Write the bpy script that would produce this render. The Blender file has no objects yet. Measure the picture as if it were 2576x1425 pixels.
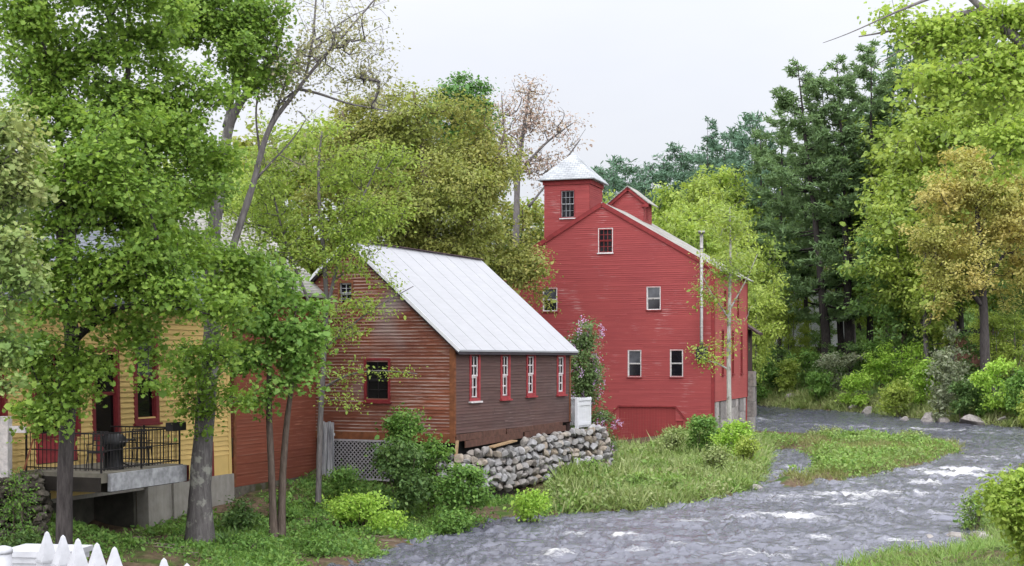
import bpy, math, random
import numpy as np
from mathutils import Vector, Matrix

rng = np.random.default_rng(7)
random.seed(7)
R = math.radians
SC = bpy.context.scene
COL = SC.collection
F, CX, VH, H = 1400.0, 512.0, 359.0, 5.5          # focal (px), centre, horizon row, eye height
DS = 1024 / 2576.0                                  # layout sketch units -> frame units

# ------------------------------------------------------------------ helpers
def at(u, v, d):
    return np.array([(u - CX) * d / F, d, H - (v - VH) * d / F])

def dat(x, y, d):
    return at(x * DS, y * DS, d)

def tag(o, label=None, cat=None, group=None, kind=None):
    if label: o['label'] = label
    if cat: o['category'] = cat
    if group: o['group'] = group
    if kind: o['kind'] = kind
    return o

def empty(name, loc, rz=0.0, rx=0.0, ry=0.0):
    o = bpy.data.objects.new(name, None)
    o.empty_display_size = 0.3
    o.location = loc
    o.rotation_euler = (rx, ry, rz)
    COL.objects.link(o)
    return o

def kids(o):
    return [c for c in bpy.data.objects if c.parent == o]

def copy_tree(o, parent=None, cache=None):
    c = o.copy()
    COL.objects.link(c)
    c.parent = parent
    for ch in list(o.children):
        copy_tree(ch, c)
    return c

def raw_mesh(name, verts, loops, starts, totals, mats, matidx=None, smooth=False):
    me = bpy.data.meshes.new(name)
    verts = np.asarray(verts, np.float32)
    me.vertices.add(len(verts)); me.vertices.foreach_set('co', verts.ravel())
    me.loops.add(len(loops)); me.loops.foreach_set('vertex_index', np.asarray(loops, np.int32))
    me.polygons.add(len(starts))
    me.polygons.foreach_set('loop_start', np.asarray(starts, np.int32))
    me.polygons.foreach_set('loop_total', np.asarray(totals, np.int32))
    if matidx is not None:
        me.polygons.foreach_set('material_index', np.asarray(matidx, np.int32))
    me.polygons.foreach_set('use_smooth', np.full(len(starts), smooth, bool))
    for m in mats: me.materials.append(m)
    me.update(calc_edges=True)
    return me

def link(name, me, parent=None):
    o = bpy.data.objects.new(name, me)
    COL.objects.link(o)
    if parent is not None: o.parent = parent
    return o

class MB:
    """collects faces into one mesh"""
    def __init__(s):
        s.v = []; s.f = []; s.smooth = []
    def face(s, *pts, smooth=False):
        n = len(s.v); s.v.extend([tuple(map(float, p)) for p in pts]); s.f.append(list(range(n, n + len(pts)))); s.smooth.append(smooth)
    def box(s, x0, x1, y0, y1, z0, z1):
        s.obox(np.zeros(3), np.array([1., 0, 0]), np.array([0., 1, 0]), x0, x1, y0, y1, z0, z1)
    def obox(s, o, ax, nr, a0, a1, n0, n1, z0, z1):
        o = np.asarray(o, float); ax = np.asarray(ax, float); nr = np.asarray(nr, float); up = np.array([0, 0, 1.])
        P = [o + ax * a + nr * n + up * z for z in (z0, z1) for n in (n0, n1) for a in (a0, a1)]
        b = len(s.v); s.v.extend([tuple(p) for p in P])
        for q in ((0, 1, 3, 2), (4, 6, 7, 5), (0, 4, 5, 1), (2, 3, 7, 6), (0, 2, 6, 4), (1, 5, 7, 3)):
            s.f.append([b + i for i in q]); s.smooth.append(False)
    def bar(s, p, q, w, h=None, up=(0, 0, 1)):
        p = np.asarray(p, float); q = np.asarray(q, float); h = h or w
        t = q - p; t /= (np.linalg.norm(t) + 1e-9)
        u_ = np.asarray(up, float)
        if abs(t @ u_) > .97: u_ = np.array([1., 0, 0])
        a = np.cross(t, u_); a /= np.linalg.norm(a); b = np.cross(a, t)
        P = []
        for c in (p, q):
            for sa, sb in ((-1, -1), (1, -1), (1, 1), (-1, 1)):
                P.append(c + a * sa * w / 2 + b * sb * h / 2)
        n = len(s.v); s.v.extend([tuple(x) for x in P])
        for f in ((3, 2, 1, 0), (4, 5, 6, 7), (0, 1, 5, 4), (1, 2, 6, 5), (2, 3, 7, 6), (3, 0, 4, 7)):
            s.f.append([n + i for i in f]); s.smooth.append(False)
    def tube(s, pts, rad, k=8, cap=True):
        pts = np.asarray(pts, float); m = len(pts)
        rad = np.full(m, rad, float) if np.isscalar(rad) else np.asarray(rad, float)
        T = np.gradient(pts, axis=0); T /= (np.linalg.norm(T, axis=1)[:, None] + 1e-9)
        ref = np.array([1., 0, 0]) if abs(T[0][0]) < .9 else np.array([0, 1., 0])
        n0 = len(s.v); ang = np.linspace(0, 2 * np.pi, k, endpoint=False)
        for i in range(m):
            a = np.cross(T[i], ref); a /= (np.linalg.norm(a) + 1e-9); b = np.cross(T[i], a)
            ref = np.cross(a, T[i]) if False else ref
            for t in ang:
                s.v.append(tuple(pts[i] + rad[i] * (math.cos(t) * a + math.sin(t) * b)))
        for i in range(m - 1):
            for j in range(k):
                s.f.append([n0 + i * k + j, n0 + i * k + (j + 1) % k, n0 + (i + 1) * k + (j + 1) % k, n0 + (i + 1) * k + j]); s.smooth.append(True)
        if cap:
            s.f.append([n0 + j for j in range(k)][::-1]); s.smooth.append(False)
            s.f.append([n0 + (m - 1) * k + j for j in range(k)]); s.smooth.append(False)
    def add(s, V, Fc, smooth=False):
        n = len(s.v); s.v.extend(map(tuple, V))
        for f in Fc:
            s.f.append([n + int(i) for i in f]); s.smooth.append(smooth)
    def build(s, name, m, parent=None):
        tot = [len(f) for f in s.f]
        st = np.concatenate([[0], np.cumsum(tot)[:-1]]) if tot else []
        lp = [i for f in s.f for i in f]
        me = raw_mesh(name, s.v, lp, st, tot, [m])
        me.polygons.foreach_set('use_smooth', np.array(s.smooth, bool))
        return link(name, me, parent)

# ---- value noise (numpy)
_perm = np.random.default_rng(3).random((256, 256))
def vnoise(x, y):
    xi = np.floor(x).astype(int); yi = np.floor(y).astype(int)
    fx = x - xi; fy = y - yi
    fx = fx * fx * (3 - 2 * fx); fy = fy * fy * (3 - 2 * fy)
    g = lambda i, j: _perm[i & 255, j & 255]
    return (g(xi, yi) * (1 - fx) + g(xi + 1, yi) * fx) * (1 - fy) + (g(xi, yi + 1) * (1 - fx) + g(xi + 1, yi + 1) * fx) * fy
def fbm(x, y, o=4):
    r = 0; a = .5; t = 0
    for i in range(o):
        r = r + a * vnoise(x * 2 ** i + 17.3 * i, y * 2 ** i + 9.1 * i); t += a; a *= .5
    return r / t

# ------------------------------------------------------------------ materials
def new_mat(name):
    m = bpy.data.materials.new(name); m.use_nodes = True
    nt = m.node_tree; nt.nodes.clear()
    return m, nt
def nd(nt, typ, ins=None, **props):
    n = nt.nodes.new(typ)
    for k, v in props.items(): setattr(n, k, v)
    for k, v in (ins or {}).items():
        if hasattr(v, 'default_value') or isinstance(v, bpy.types.NodeSocket): nt.links.new(v, n.inputs[k])
        else: n.inputs[k].default_value = v
    return n
def c4(c): return (c[0], c[1], c[2], 1.0)
def ramp(nt, fac, stops):
    r = nt.nodes.new('ShaderNodeValToRGB'); nt.links.new(fac, r.inputs[0])
    el = r.color_ramp.elements
    while len(el) < len(stops): el.new(0.5)
    for e, (p, c) in zip(el, stops):
        e.position = p; e.color = c4(c) if len(c) == 3 else c
    return r.outputs[0]
def mixc(nt, fac, a, b, mode='MIX'):
    n = nt.nodes.new('ShaderNodeMix'); n.data_type = 'RGBA'; n.blend_type = mode
    for s, v in ((n.inputs[0], fac), (n.inputs[6], a), (n.inputs[7], b)):
        if isinstance(v, bpy.types.NodeSocket): nt.links.new(v, s)
        else: s.default_value = v if isinstance(v, (int, float)) else c4(v)
    return n.outputs[2]
def coords(nt, scale=(1, 1, 1), kind='Object', rot=(0, 0, 0)):
    tc = nt.nodes.new('ShaderNodeTexCoord')
    mp = nd(nt, 'ShaderNodeMapping', {'Vector': tc.outputs[kind], 'Scale': scale, 'Rotation': rot})
    return mp.outputs[0]
def noise(nt, vec, scale=1., detail=4., rough=.55, dist=0.):
    return nd(nt, 'ShaderNodeTexNoise', {'Vector': vec, 'Scale': scale, 'Detail': detail, 'Roughness': rough, 'Distortion': dist}).outputs['Fac']
def finish(nt, col, rough=.7, spec=.3, bump=None, bstr=.3, bdist=.02, metallic=0.):
    p = nt.nodes.new('ShaderNodeBsdfPrincipled')
    for s, v in (('Base Color', col), ('Roughness', rough), ('Specular IOR Level', spec), ('Metallic', metallic)):
        if isinstance(v, bpy.types.NodeSocket): nt.links.new(v, p.inputs[s])
        else: p.inputs[s].default_value = c4(v) if s == 'Base Color' else v
    if bump is not None:
        b = nd(nt, 'ShaderNodeBump', {'Height': bump, 'Strength': bstr, 'Distance': bdist})
        nt.links.new(b.outputs[0], p.inputs['Normal'])
    o = nt.nodes.new('ShaderNodeOutputMaterial'); nt.links.new(p.outputs[0], o.inputs[0])
    return p

def mat_plain(name, col, var=.15, scale=3., rough=.7, spec=.3, bstr=.2, metallic=0.):
    m, nt = new_mat(name)
    v = coords(nt); n = noise(nt, v, scale, 5)
    lo = [c * (1 - var) for c in col]; hi = [min(1, c * (1 + var)) for c in col]
    finish(nt, ramp(nt, n, [(.3, lo), (.7, hi)]), rough, spec, n, bstr, .02, metallic)
    return m

def mat_siding(name, col, worn, wear=.5, axis='x', var=.18, rough=.75, blotch=None, lip=None, patch=None):
    """painted boards: a tone per board, streaks along the board, worn-through flecks"""
    m, nt = new_mat(name)
    sc = (.5, 2.2, 16.) if axis == 'x' else (2.2, .5, 16.)
    v = coords(nt, sc)
    st = noise(nt, v, 1.6, 6, .65)
    big = noise(nt, coords(nt), .35, 3)
    rnd = nt.nodes.new('ShaderNodeNewGeometry').outputs['Random Per Island']
    base = ramp(nt, rnd, [(0, [c * (1 - var) for c in col]), (1, [c * (1 + var) for c in col])])
    base = mixc(nt, ramp(nt, big, [(.3, (.0,) * 3), (.7, (1,) * 3)]), base, blotch or [c * .82 for c in col])
    base = mixc(nt, .35, base, mixc(nt, 1., base, ramp(nt, st, [(.3, (.62,) * 3), (.7, (1.25,) * 3)]), 'MULTIPLY'))
    # wear
    big2 = noise(nt, coords(nt, (1, 1, 1)), .5, 2)
    w = nd(nt, 'ShaderNodeMath', {0: st, 1: nd(nt, 'ShaderNodeMath', {0: big2, 1: .55}, operation='MULTIPLY').outputs[0]}, operation='ADD').outputs[0]
    lo = 1.02 - wear * .34
    wf = ramp(nt, w, [(max(0, lo - .03), (0,) * 3), (min(1, lo + .05), (1,) * 3)])
    col2 = mixc(nt, wf, base, worn)
    if patch:
        pn = noise(nt, coords(nt), .28, 2)
        col2 = mixc(nt, ramp(nt, pn, [(.56, (0,) * 3), (.66, (.75,) * 3)]), col2, patch)
    if lip:                                        # paint worn off along each board's lower edge
        z0, pitch, lc, amt = lip
        sx = nt.nodes.new('ShaderNodeSeparateXYZ'); tcx = nt.nodes.new('ShaderNodeTexCoord'); nt.links.new(tcx.outputs['Object'], sx.inputs[0])
        fr = nd(nt, 'ShaderNodeMath', {0: nd(nt, 'ShaderNodeMath', {0: nd(nt, 'ShaderNodeMath', {0: sx.outputs[2], 1: z0}, operation='SUBTRACT').outputs[0], 1: pitch}, operation='DIVIDE').outputs[0]}, operation='FRACT').outputs[0]
        e = ramp(nt, fr, [(.0, (1,) * 3), (.22, (.75,) * 3), (.38, (0,) * 3)])
        ln = ramp(nt, noise(nt, coords(nt, (.6, .6, 3.)), 1.1, 5, .65), [(.42, (0,) * 3), (.62, (amt,) * 3)])
        col2 = mixc(nt, mixc(nt, 1., e, ln, 'MULTIPLY'), col2, lc)
    finish(nt, col2, rough, .3, st, .25, .01)
    return m

LB = 1.9
def mat_leaf(name, cols, cols2=None, transl=.38, rough=.5, patch=.5, sat=1.0):
    m, nt = new_mat(name)
    rnd = nt.nodes.new('ShaderNodeNewGeometry').outputs['Random Per Island']
    def tone(c):
        l = .25 * c[0] + .65 * c[1] + .10 * c[2]
        return tuple(min(.9, (x + (l - x) * .10) * LB) for x in c)
    cols = [tone(c) for c in cols]; cols2 = [tone(c) for c in cols2] if cols2 else None
    k = len(cols)
    a = ramp(nt, rnd, [(i / max(1, k - 1), c) for i, c in enumerate(cols)])
    if cols2:
        b = ramp(nt, rnd, [(i / max(1, len(cols2) - 1), c) for i, c in enumerate(cols2)])
        n = noise(nt, coords(nt), patch, 3)
        a = mixc(nt, ramp(nt, n, [(.4, (0,) * 3), (.62, (1,) * 3)]), a, b)
    p = nd(nt, 'ShaderNodeBsdfPrincipled', {'Base Color': a, 'Roughness': rough, 'Specular IOR Level': .25})
    t = nd(nt, 'ShaderNodeBsdfTranslucent', {'Color': mixc(nt, 1., a, (1.2, 1.2, .85), 'MULTIPLY')})
    mx = nd(nt, 'ShaderNodeMixShader', {0: transl, 1: p.outputs[0], 2: t.outputs[0]})
    o = nt.nodes.new('ShaderNodeOutputMaterial'); nt.links.new(mx.outputs[0], o.inputs[0])
    return m

def mat_bark(name, a, b, lichen=None, scale=3.):
    m, nt = new_mat(name)
    v = coords(nt, (5, 5, .9)); n = noise(nt, v, scale, 6, .65)
    c = ramp(nt, n, [(.32, a), (.68, b)])
    if lichen:
        n2 = noise(nt, coords(nt), 2.6, 4, .6)
        c = mixc(nt, ramp(nt, n2, [(.54, (0,) * 3), (.62, (1,) * 3)]), c, lichen)
    finish(nt, c, .9, .15, n, .6, .04)
    return m

M = {}
M['barn_red'] = mat_siding('barn_red', (.318, .058, .054), (.46, .27, .25), wear=.24, var=.09, blotch=(.28, .049, .049))
M['barn_red_side'] = mat_siding('barn_red_side', (.38, .084, .074), (.42, .22, .2), wear=.10, axis='y', var=.05, blotch=(.34, .07, .062))
M['barn_trim'] = mat_plain('barn_trim', (.215, .027, .027), .2, 4)
M['barn_door'] = mat_siding('barn_door', (.275, .042, .04), (.33, .1, .09), wear=.1, var=.05)
M['brown_gable'] = mat_siding('brown_gable', (.235, .074, .036), (.38, .27, .22), wear=.34, var=.22, blotch=(.15, .052, .034), lip=(2.93, .1179, (.44, .35, .30), .85), patch=(.27, .24, .23))
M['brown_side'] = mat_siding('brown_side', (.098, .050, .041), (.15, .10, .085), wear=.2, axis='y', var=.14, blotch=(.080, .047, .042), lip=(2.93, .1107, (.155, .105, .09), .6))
M['shed_red'] = mat_siding('shed_red', (.235, .066, .034), (.33, .13, .08), wear=.22, axis='y', var=.1, blotch=(.20, .060, .036), lip=(2.35, .1173, (.33, .15, .10), .5))
M['brown_trim'] = mat_plain('brown_trim', (.19, .07, .03), .3, 5)
M['skirt_board'] = mat_plain('skirt_board', (.11, .052, .036), .3, 6)
M['raw_plank'] = mat_plain('raw_plank', (.36, .24, .13), .3, 8)
M['yellow'] = mat_siding('yellow', (.62, .43, .155), (.5, .36, .18), wear=.08, axis='y', var=.07)
M['yellow_end'] = mat_siding('yellow_end', (.62, .43, .155), (.5, .36, .18), wear=.08, axis='x', var=.07)
M['yellow_skirt'] = mat_plain('yellow_skirt', (.63, .44, .16), .08, 2)
M['maroon'] = mat_plain('maroon', (.19, .024, .026), .2, 4, .6)
M['red_frame'] = mat_plain('red_frame', (.33, .045, .05), .25, 6, .6)
M['white_paint'] = mat_plain('white_paint', (.70, .70, .71), .05, 6, .5)
M['fence_paint'] = mat_plain('weathered_fence_paint', (.40, .40, .412), .10, 14, .6)
M['white_worn'] = mat_plain('white_worn', (.62, .58, .56), .25, 9, .7)
M['glass'] = mat_plain('glass', (.014, .013, .016), .3, 1.2, .08, .5, 0.)
M['glass_pale'] = mat_plain('glass_pale', (.07, .072, .08), .5, 2., .1, .5, 0.)
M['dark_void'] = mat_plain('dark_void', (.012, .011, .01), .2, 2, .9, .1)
M['iron'] = mat_plain('iron', (.022, .019, .018), .3, 8, .55)
M['cover_black'] = mat_plain('cover_black', (.02, .02, .021), .3, 3, .45)
M['steel_pipe'] = mat_plain('steel_pipe', (.30, .285, .265), .25, 5, .4, .5, .1, .6)
M['soil_dark'] = mat_plain('soil_dark', (.03, .025, .02), .4, 2, .95)

def mk_roof_metal():
    m, nt = new_mat('pale_metal_roof')
    n = noise(nt, coords(nt), .8, 4)
    n2 = noise(nt, coords(nt, (8, .6, .6)), 2., 4)
    c = mixc(nt, .5, ramp(nt, n, [(.3, (.325, .325, .333)), (.7, (.375, .375, .384))]), ramp(nt, n2, [(.3, (.315, .315, .323)), (.7, (.38, .38, .39))]))
    finish(nt, c, .45, .4, n2, .08, .01); return m
M['metal_roof'] = mk_roof_metal()
def mk_shingle(name, a, b, sc=(3, 9, 9)):
    m, nt = new_mat(name)
    br = nd(nt, 'ShaderNodeTexBrick', {'Vector': coords(nt, (1, 1, 1), 'Object', (R(90), 0, 0)), 'Color1': c4(a), 'Color2': c4(b), 'Mortar': c4([x * .55 for x in a]),
        'Scale': 1., 'Mortar Size': .012, 'Brick Width': .32, 'Row Height': .13})
    n = noise(nt, coords(nt), 1.1, 5)
    c = mixc(nt, .75, br.outputs[0], mixc(nt, 1., br.outputs[0], ramp(nt, n, [(.3, (.6,) * 3), (.7, (1.3,) * 3)]), 'MULTIPLY'))
    finish(nt, c, .9, .15, br.outputs['Fac'], .3, .01); return m
M['grey_shingle'] = mk_shingle('grey_shingle', (.16, .17, .195), (.21, .22, .245))
M['weathered_shingle'] = mk_shingle('weathered_shingle', (.30, .29, .255), (.36, .345, .31))
M['tower_shingle'] = mk_shingle('tower_shingle', (.36, .375, .385), (.43, .445, .455))

def mk_concrete():
    m, nt = new_mat('stained_concrete')
    st = noise(nt, coords(nt, (2.5, 2.5, .35)), 1.6, 5, .6)
    n = noise(nt, coords(nt), 5., 5)
    c = mixc(nt, .5, ramp(nt, st, [(.3, (.17, .155, .13)), (.7, (.36, .335, .29))]), ramp(nt, n, [(.3, (.22, .2, .17)), (.7, (.33, .31, .28))]))
    finish(nt, c, .9, .2, n, .3, .02); return m
M['concrete'] = mk_concrete()
def mk_weathered():
    m, nt = new_mat('weathered_grey_wood')
    st = noise(nt, coords(nt, (14, 14, .6)), 1.5, 5, .7)
    finish(nt, ramp(nt, st, [(.38, (.12, .12, .13)), (.62, (.62, .62, .64))]), .85, .2, st, .3, .01); return m
M['grey_wood'] = mk_weathered()
M['deck_edge'] = mat_plain('deck_edge', (.31, .31, .315), .4, 5, .85)
M['lattice'] = mat_plain('lattice', (.36, .34, .35), .25, 6, .8)

def mk_rock(name, cols, moss=None):
    m, nt = new_mat(name)
    rnd = nt.nodes.new('ShaderNodeNewGeometry').outputs['Random Per Island']
    a = ramp(nt, rnd, [(i / (len(cols) - 1), c) for i, c in enumerate(cols)])
    n = noise(nt, coords(nt), 5., 7, .65)
    c = mixc(nt, .8, a, mixc(nt, 1., a, ramp(nt, n, [(.3, (.5,) * 3), (.72, (1.45,) * 3)]), 'MULTIPLY'))
    if moss:
        c = mixc(nt, ramp(nt, noise(nt, coords(nt), 1.4, 4), [(.5, (0,) * 3), (.6, (1,) * 3)]), c, moss)
    finish(nt, c, .88, .25, n, .55, .04); return m
M['stone'] = mk_rock('field_stone', [(.22, .21, .198), (.28, .268, .25), (.34, .275, .205), (.25, .243, .238), (.36, .352, .345), (.24, .21, .185), (.31, .302, .297)])
M['ledge'] = mk_rock('mossy_wall_stone', [(.07, .06, .045), (.13, .115, .09), (.095, .08, .06)], (.06, .065, .022))
M['river_rock'] = mk_rock('river_rock', [(.16, .15, .145), (.30, .26, .22), (.36, .34, .32), (.22, .19, .165)])

def mk_ground():
    m, nt = new_mat('bank_soil')
    n = noise(nt, coords(nt), .55, 5, .6); n2 = noise(nt, coords(nt), 4., 6, .65)
    soil = ramp(nt, n2, [(.3, (.055, .038, .024)), (.6, (.15, .105, .068)), (.8, (.24, .185, .13))])
    grn = ramp(nt, n2, [(.3, (.03, .055, .012)), (.7, (.085, .13, .03))])
    c = mixc(nt, ramp(nt, n, [(.50, (0,) * 3), (.60, (1,) * 3)]), soil, grn)
    finish(nt, c, .95, .1, n2, .8, .08); return m
M['ground'] = mk_ground()
M['granite'] = mk_rock('granite_block', [(.30, .27, .25), (.42, .38, .35), (.36, .33, .30), (.25, .23, .215)])

def mk_water():
    m, nt = new_mat('river_water')
    at_ = nt.nodes.new('ShaderNodeAttribute'); at_.attribute_name = 'foam'
    n = noise(nt, coords(nt, (.6, 1.7, 1)), 4.2, 6, .68, .5); n1 = noise(nt, coords(nt, (.45, 1.5, 1)), 1.5, 5, .65, .6)
    n3 = noise(nt, coords(nt, (1.2, 2.4, 1)), 4.5, 6, .75, 1.2)
    body = ramp(nt, n1, [(.34, (.085, .086, .103)), (.66, (.150, .152, .188))])
    s = nd(nt, 'ShaderNodeMath', {0: at_.outputs['Fac'], 1: nd(nt, 'ShaderNodeMath', {0: n3, 1: 1.5}, operation='MULTIPLY').outputs[0]}, operation='ADD').outputs[0]
    fo = ramp(nt, s, [(.98, (0,) * 3), (1.22, (.42,) * 3), (1.55, (.95,) * 3)])
    # the water beyond 1 in the ramp is scaled into range first
    sc = nd(nt, 'ShaderNodeMath', {0: s, 1: .5}, operation='MULTIPLY').outputs[0]
    fo = ramp(nt, sc, [(.52, (0,) * 3), (.64, (.35,) * 3), (.84, (.95,) * 3)])
    col = mixc(nt, fo, body, (.68, .67, .64))
    bh = nd(nt, 'ShaderNodeMath', {0: n, 1: nd(nt, 'ShaderNodeMath', {0: n1, 1: .4}, operation='MULTIPLY').outputs[0]}, operation='ADD').outputs[0]
    rg = nd(nt, 'ShaderNodeMapRange', {0: fo, 3: .06, 4: .8}).outputs[0]
    p = finish(nt, col, rg, .5, bh, .8, .07)
    p.inputs['IOR'].default_value = 1.6
    return m
M['water'] = mk_water()

# leaves (linear albedo)
L = {}
L['maple'] = mat_leaf('maple_leaf', [(.062, .122, .012), (.098, .172, .016), (.140, .220, .022)], [(.080, .150, .012), (.122, .200, .016), (.170, .245, .026)], .46)
L['maple_pale'] = mat_leaf('pale_maple_leaf', [(.13, .17, .045), (.19, .225, .065), (.26, .27, .10)], [(.08, .15, .03), (.14, .21, .04)], .4)
L['young'] = mat_leaf('young_maple_leaf', [(.075, .155, .022), (.12, .22, .03), (.17, .27, .045)], None, .42)
L['lime'] = mat_leaf('lime_leaf', [(.130, .200, .022), (.180, .250, .028), (.235, .295, .04)], [(.125, .185, .022), (.175, .225, .03)], .45)
L['bronze'] = mat_leaf('bronze_leaf', [(.120, .138, .026), (.165, .172, .032), (.21, .195, .042)], [(.13, .165, .026), (.175, .20, .032)], .4, patch=.3)
L['redbud'] = mat_leaf('reddish_bud', [(.20, .135, .115), (.27, .20, .17), (.25, .20, .15)], None, .35)
L['sparse'] = mat_leaf('sparse_new_leaf', [(.13, .14, .06), (.19, .19, .09), (.24, .22, .13)], None, .4)
L['round'] = mat_leaf('round_green_leaf', [(.05, .12, .025), (.075, .165, .03)], None, .35)
L['pine'] = mat_leaf('pine_needle', [(.062, .108, .042), (.090, .150, .055), (.118, .186, .07)], [(.072, .124, .044), (.104, .162, .056)], .38, .6)
L['pine_far'] = mat_leaf('far_conifer_needle', [(.050, .100, .058), (.068, .128, .074)], None, .25, .6)
L['ygreen'] = mat_leaf('yellow_green_leaf', [(.15, .205, .022), (.20, .255, .03), (.255, .30, .045)], [(.11, .17, .025), (.16, .22, .03)], .42, patch=.25)
L['midgreen'] = mat_leaf('mid_green_leaf', [(.06, .12, .025), (.09, .165, .03), (.12, .20, .04)], None, .4)
L['orange'] = mat_leaf('orange_leaf', [(.25, .205, .05), (.295, .245, .062), (.315, .27, .07)], [(.20, .21, .04), (.25, .245, .055)], .42, patch=.3)
L['overhang'] = mat_leaf('overhanging_leaf', [(.12, .19, .018), (.18, .25, .026), (.24, .31, .04)], None, .48)
L['shrub'] = mat_leaf('shrub_leaf', [(.052, .120, .018), (.085, .170, .024), (.125, .215, .032)], None, .38)
L['shrub_dark'] = mat_leaf('dark_shrub_leaf', [(.038, .080, .018), (.058, .112, .024), (.085, .14, .03)], None, .35)
L['shrub_bright'] = mat_leaf('bright_shrub_leaf', [(.13, .23, .018), (.18, .29, .024), (.24, .35, .035)], None, .42)
L['shrub_grey'] = mat_leaf('greyish_shrub_leaf', [(.10, .125, .06), (.14, .165, .09), (.20, .21, .14)], None, .35)
L['lilac_leaf'] = mat_leaf('lilac_leaf', [(.06, .10, .028), (.09, .14, .04)], None, .35)
L['lilac_flower'] = mat_leaf('lilac_flower', [(.30, .18, .34), (.42, .27, .44), (.24, .14, .26)], None, .3)
L['grass'] = mat_leaf('grass_blade', [(.085, .130, .024), (.125, .175, .034), (.18, .205, .06)], [(.13, .155, .045), (.20, .205, .085)], .35, patch=.35)
L['grass_green'] = mat_leaf('green_grass_blade', [(.07, .14, .02), (.11, .20, .025), (.15, .235, .035)], [(.10, .15, .03), (.14, .18, .05)], .35, patch=.8)
L['weed_pale'] = mat_leaf('pale_weed_leaf', [(.12, .155, .045), (.17, .20, .07), (.22, .235, .10)], [(.10, .16, .03), (.15, .205, .04)], .35, patch=.4)
L['sedge'] = mat_leaf('sedge_blade', [(.095, .135, .022), (.13, .17, .03), (.15, .14, .05)], [(.15, .115, .055), (.12, .13, .035)], .35, patch=.3)

B = {}
B['dark'] = mat_bark('dark_bark', (.035, .030, .028), (.095, .083, .078))
B['lichen'] = mat_bark('lichen_bark', (.075, .068, .064), (.155, .142, .135), (.25, .245, .21))
B['brown'] = mat_bark('brown_bark', (.075, .055, .042), (.16, .125, .10))
B['pale'] = mat_bark('pale_bark', (.26, .25, .22), (.46, .44, .39), (.18, .17, .14))
B['grey'] = mat_bark('grey_bark', (.10, .09, .085), (.21, .19, .18))
B['pine'] = mat_bark('pine_bark', (.025, .021, .02), (.07, .06, .055))

# ------------------------------------------------------------------ water level and shores
SL = .008
def zw_of(d): return SL * (d - 30.0)
def shore(x, y):
    u, v = x * DS, y * DS
    d = F * (H + 30 * SL) / ((v - VH) + F * SL)
    return ((u - CX) * d / F, d)
LEFT = [(3.5, 4), (1.5, 11), (-2.5, 16), (-5, 22), (-5.2, 31)] + [shore(*p) for p in [(900, 1425), (1000, 1395), (1100, 1347), (1200, 1320), (1350, 1300), (1420, 1293), (1480, 1288), (1600, 1284),
        (1700, 1270), (1800, 1252), (1880, 1232), (1905, 1206), (1915, 1180), (1925, 1150)]]
BACKL = [shore(1932, 1122), shore(1905, 1084), shore(1893, 1060), (17.8, 114), (8, 128), (-30, 150), (-120, 190), (-700, 260), (-700, 4)]
ISLE = [shore(*p) for p in [(1880, 1092), (2050, 1096), (2150, 1112), (2300, 1115), (2420, 1124), (2390, 1146), (2290, 1173), (2200, 1193), (2130, 1212), (2010, 1207), (2062, 1178),
        (2058, 1152), (1990, 1130), (1930, 1134), (1890, 1120)]]
ISLET = [shore(*p) for p in [(1955, 1203), (1990, 1196), (2035, 1204), (2030, 1222), (1975, 1226)]]
SHOAL = [shore(*p) for p in [(1850, 1204), (1890, 1192), (1922, 1200), (1915, 1214), (1870, 1220)]]
FAR = [(-700, 330), (-120, 225), (-30, 180), (8, 152)] + [shore(*p) for p in [(1885, 1018), (2000, 1028), (2100, 1034), (2200, 1042), (2300, 1053), (2400, 1062), (2500, 1071), (2576, 1076)]] + \
      [(60, 92), (110, 84), (900, 60), (900, 1500), (-700, 1500)]
NEAR = [(5.0, 4), (6.4, 22), (7.6, 32)] + [shore(*p) for p in [(2110, 1425), (2210, 1402), (2380, 1392), (2450, 1350), (2475, 1300), (2490, 1250), (2530, 1195), (2576, 1165)]] + [(60, 66), (110, 58), (900, 30), (900, 4)]
LEFTP = LEFT + BACKL

def sdf(poly, X, Y):
    """signed distance, positive inside"""
    P = np.array(poly); Q = np.roll(P, -1, 0)
    best = np.full(X.shape, 1e18); ins = np.zeros(X.shape, bool)
    for (ax, ay), (bx, by) in zip(P, Q):
        ex, ey = bx - ax, by - ay
        t = np.clip(((X - ax) * ex + (Y - ay) * ey) / (ex * ex + ey * ey + 1e-12), 0, 1)
        best = np.minimum(best, (X - ax - t * ex) ** 2 + (Y - ay - t * ey) ** 2)
        if ay != by:
            c = ((ay > Y) != (by > Y)) & (X < (bx - ax) * (Y - ay) / (by - ay) + ax)
            ins ^= c
    s = np.sqrt(best)
    return np.where(ins, s, -s)

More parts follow.
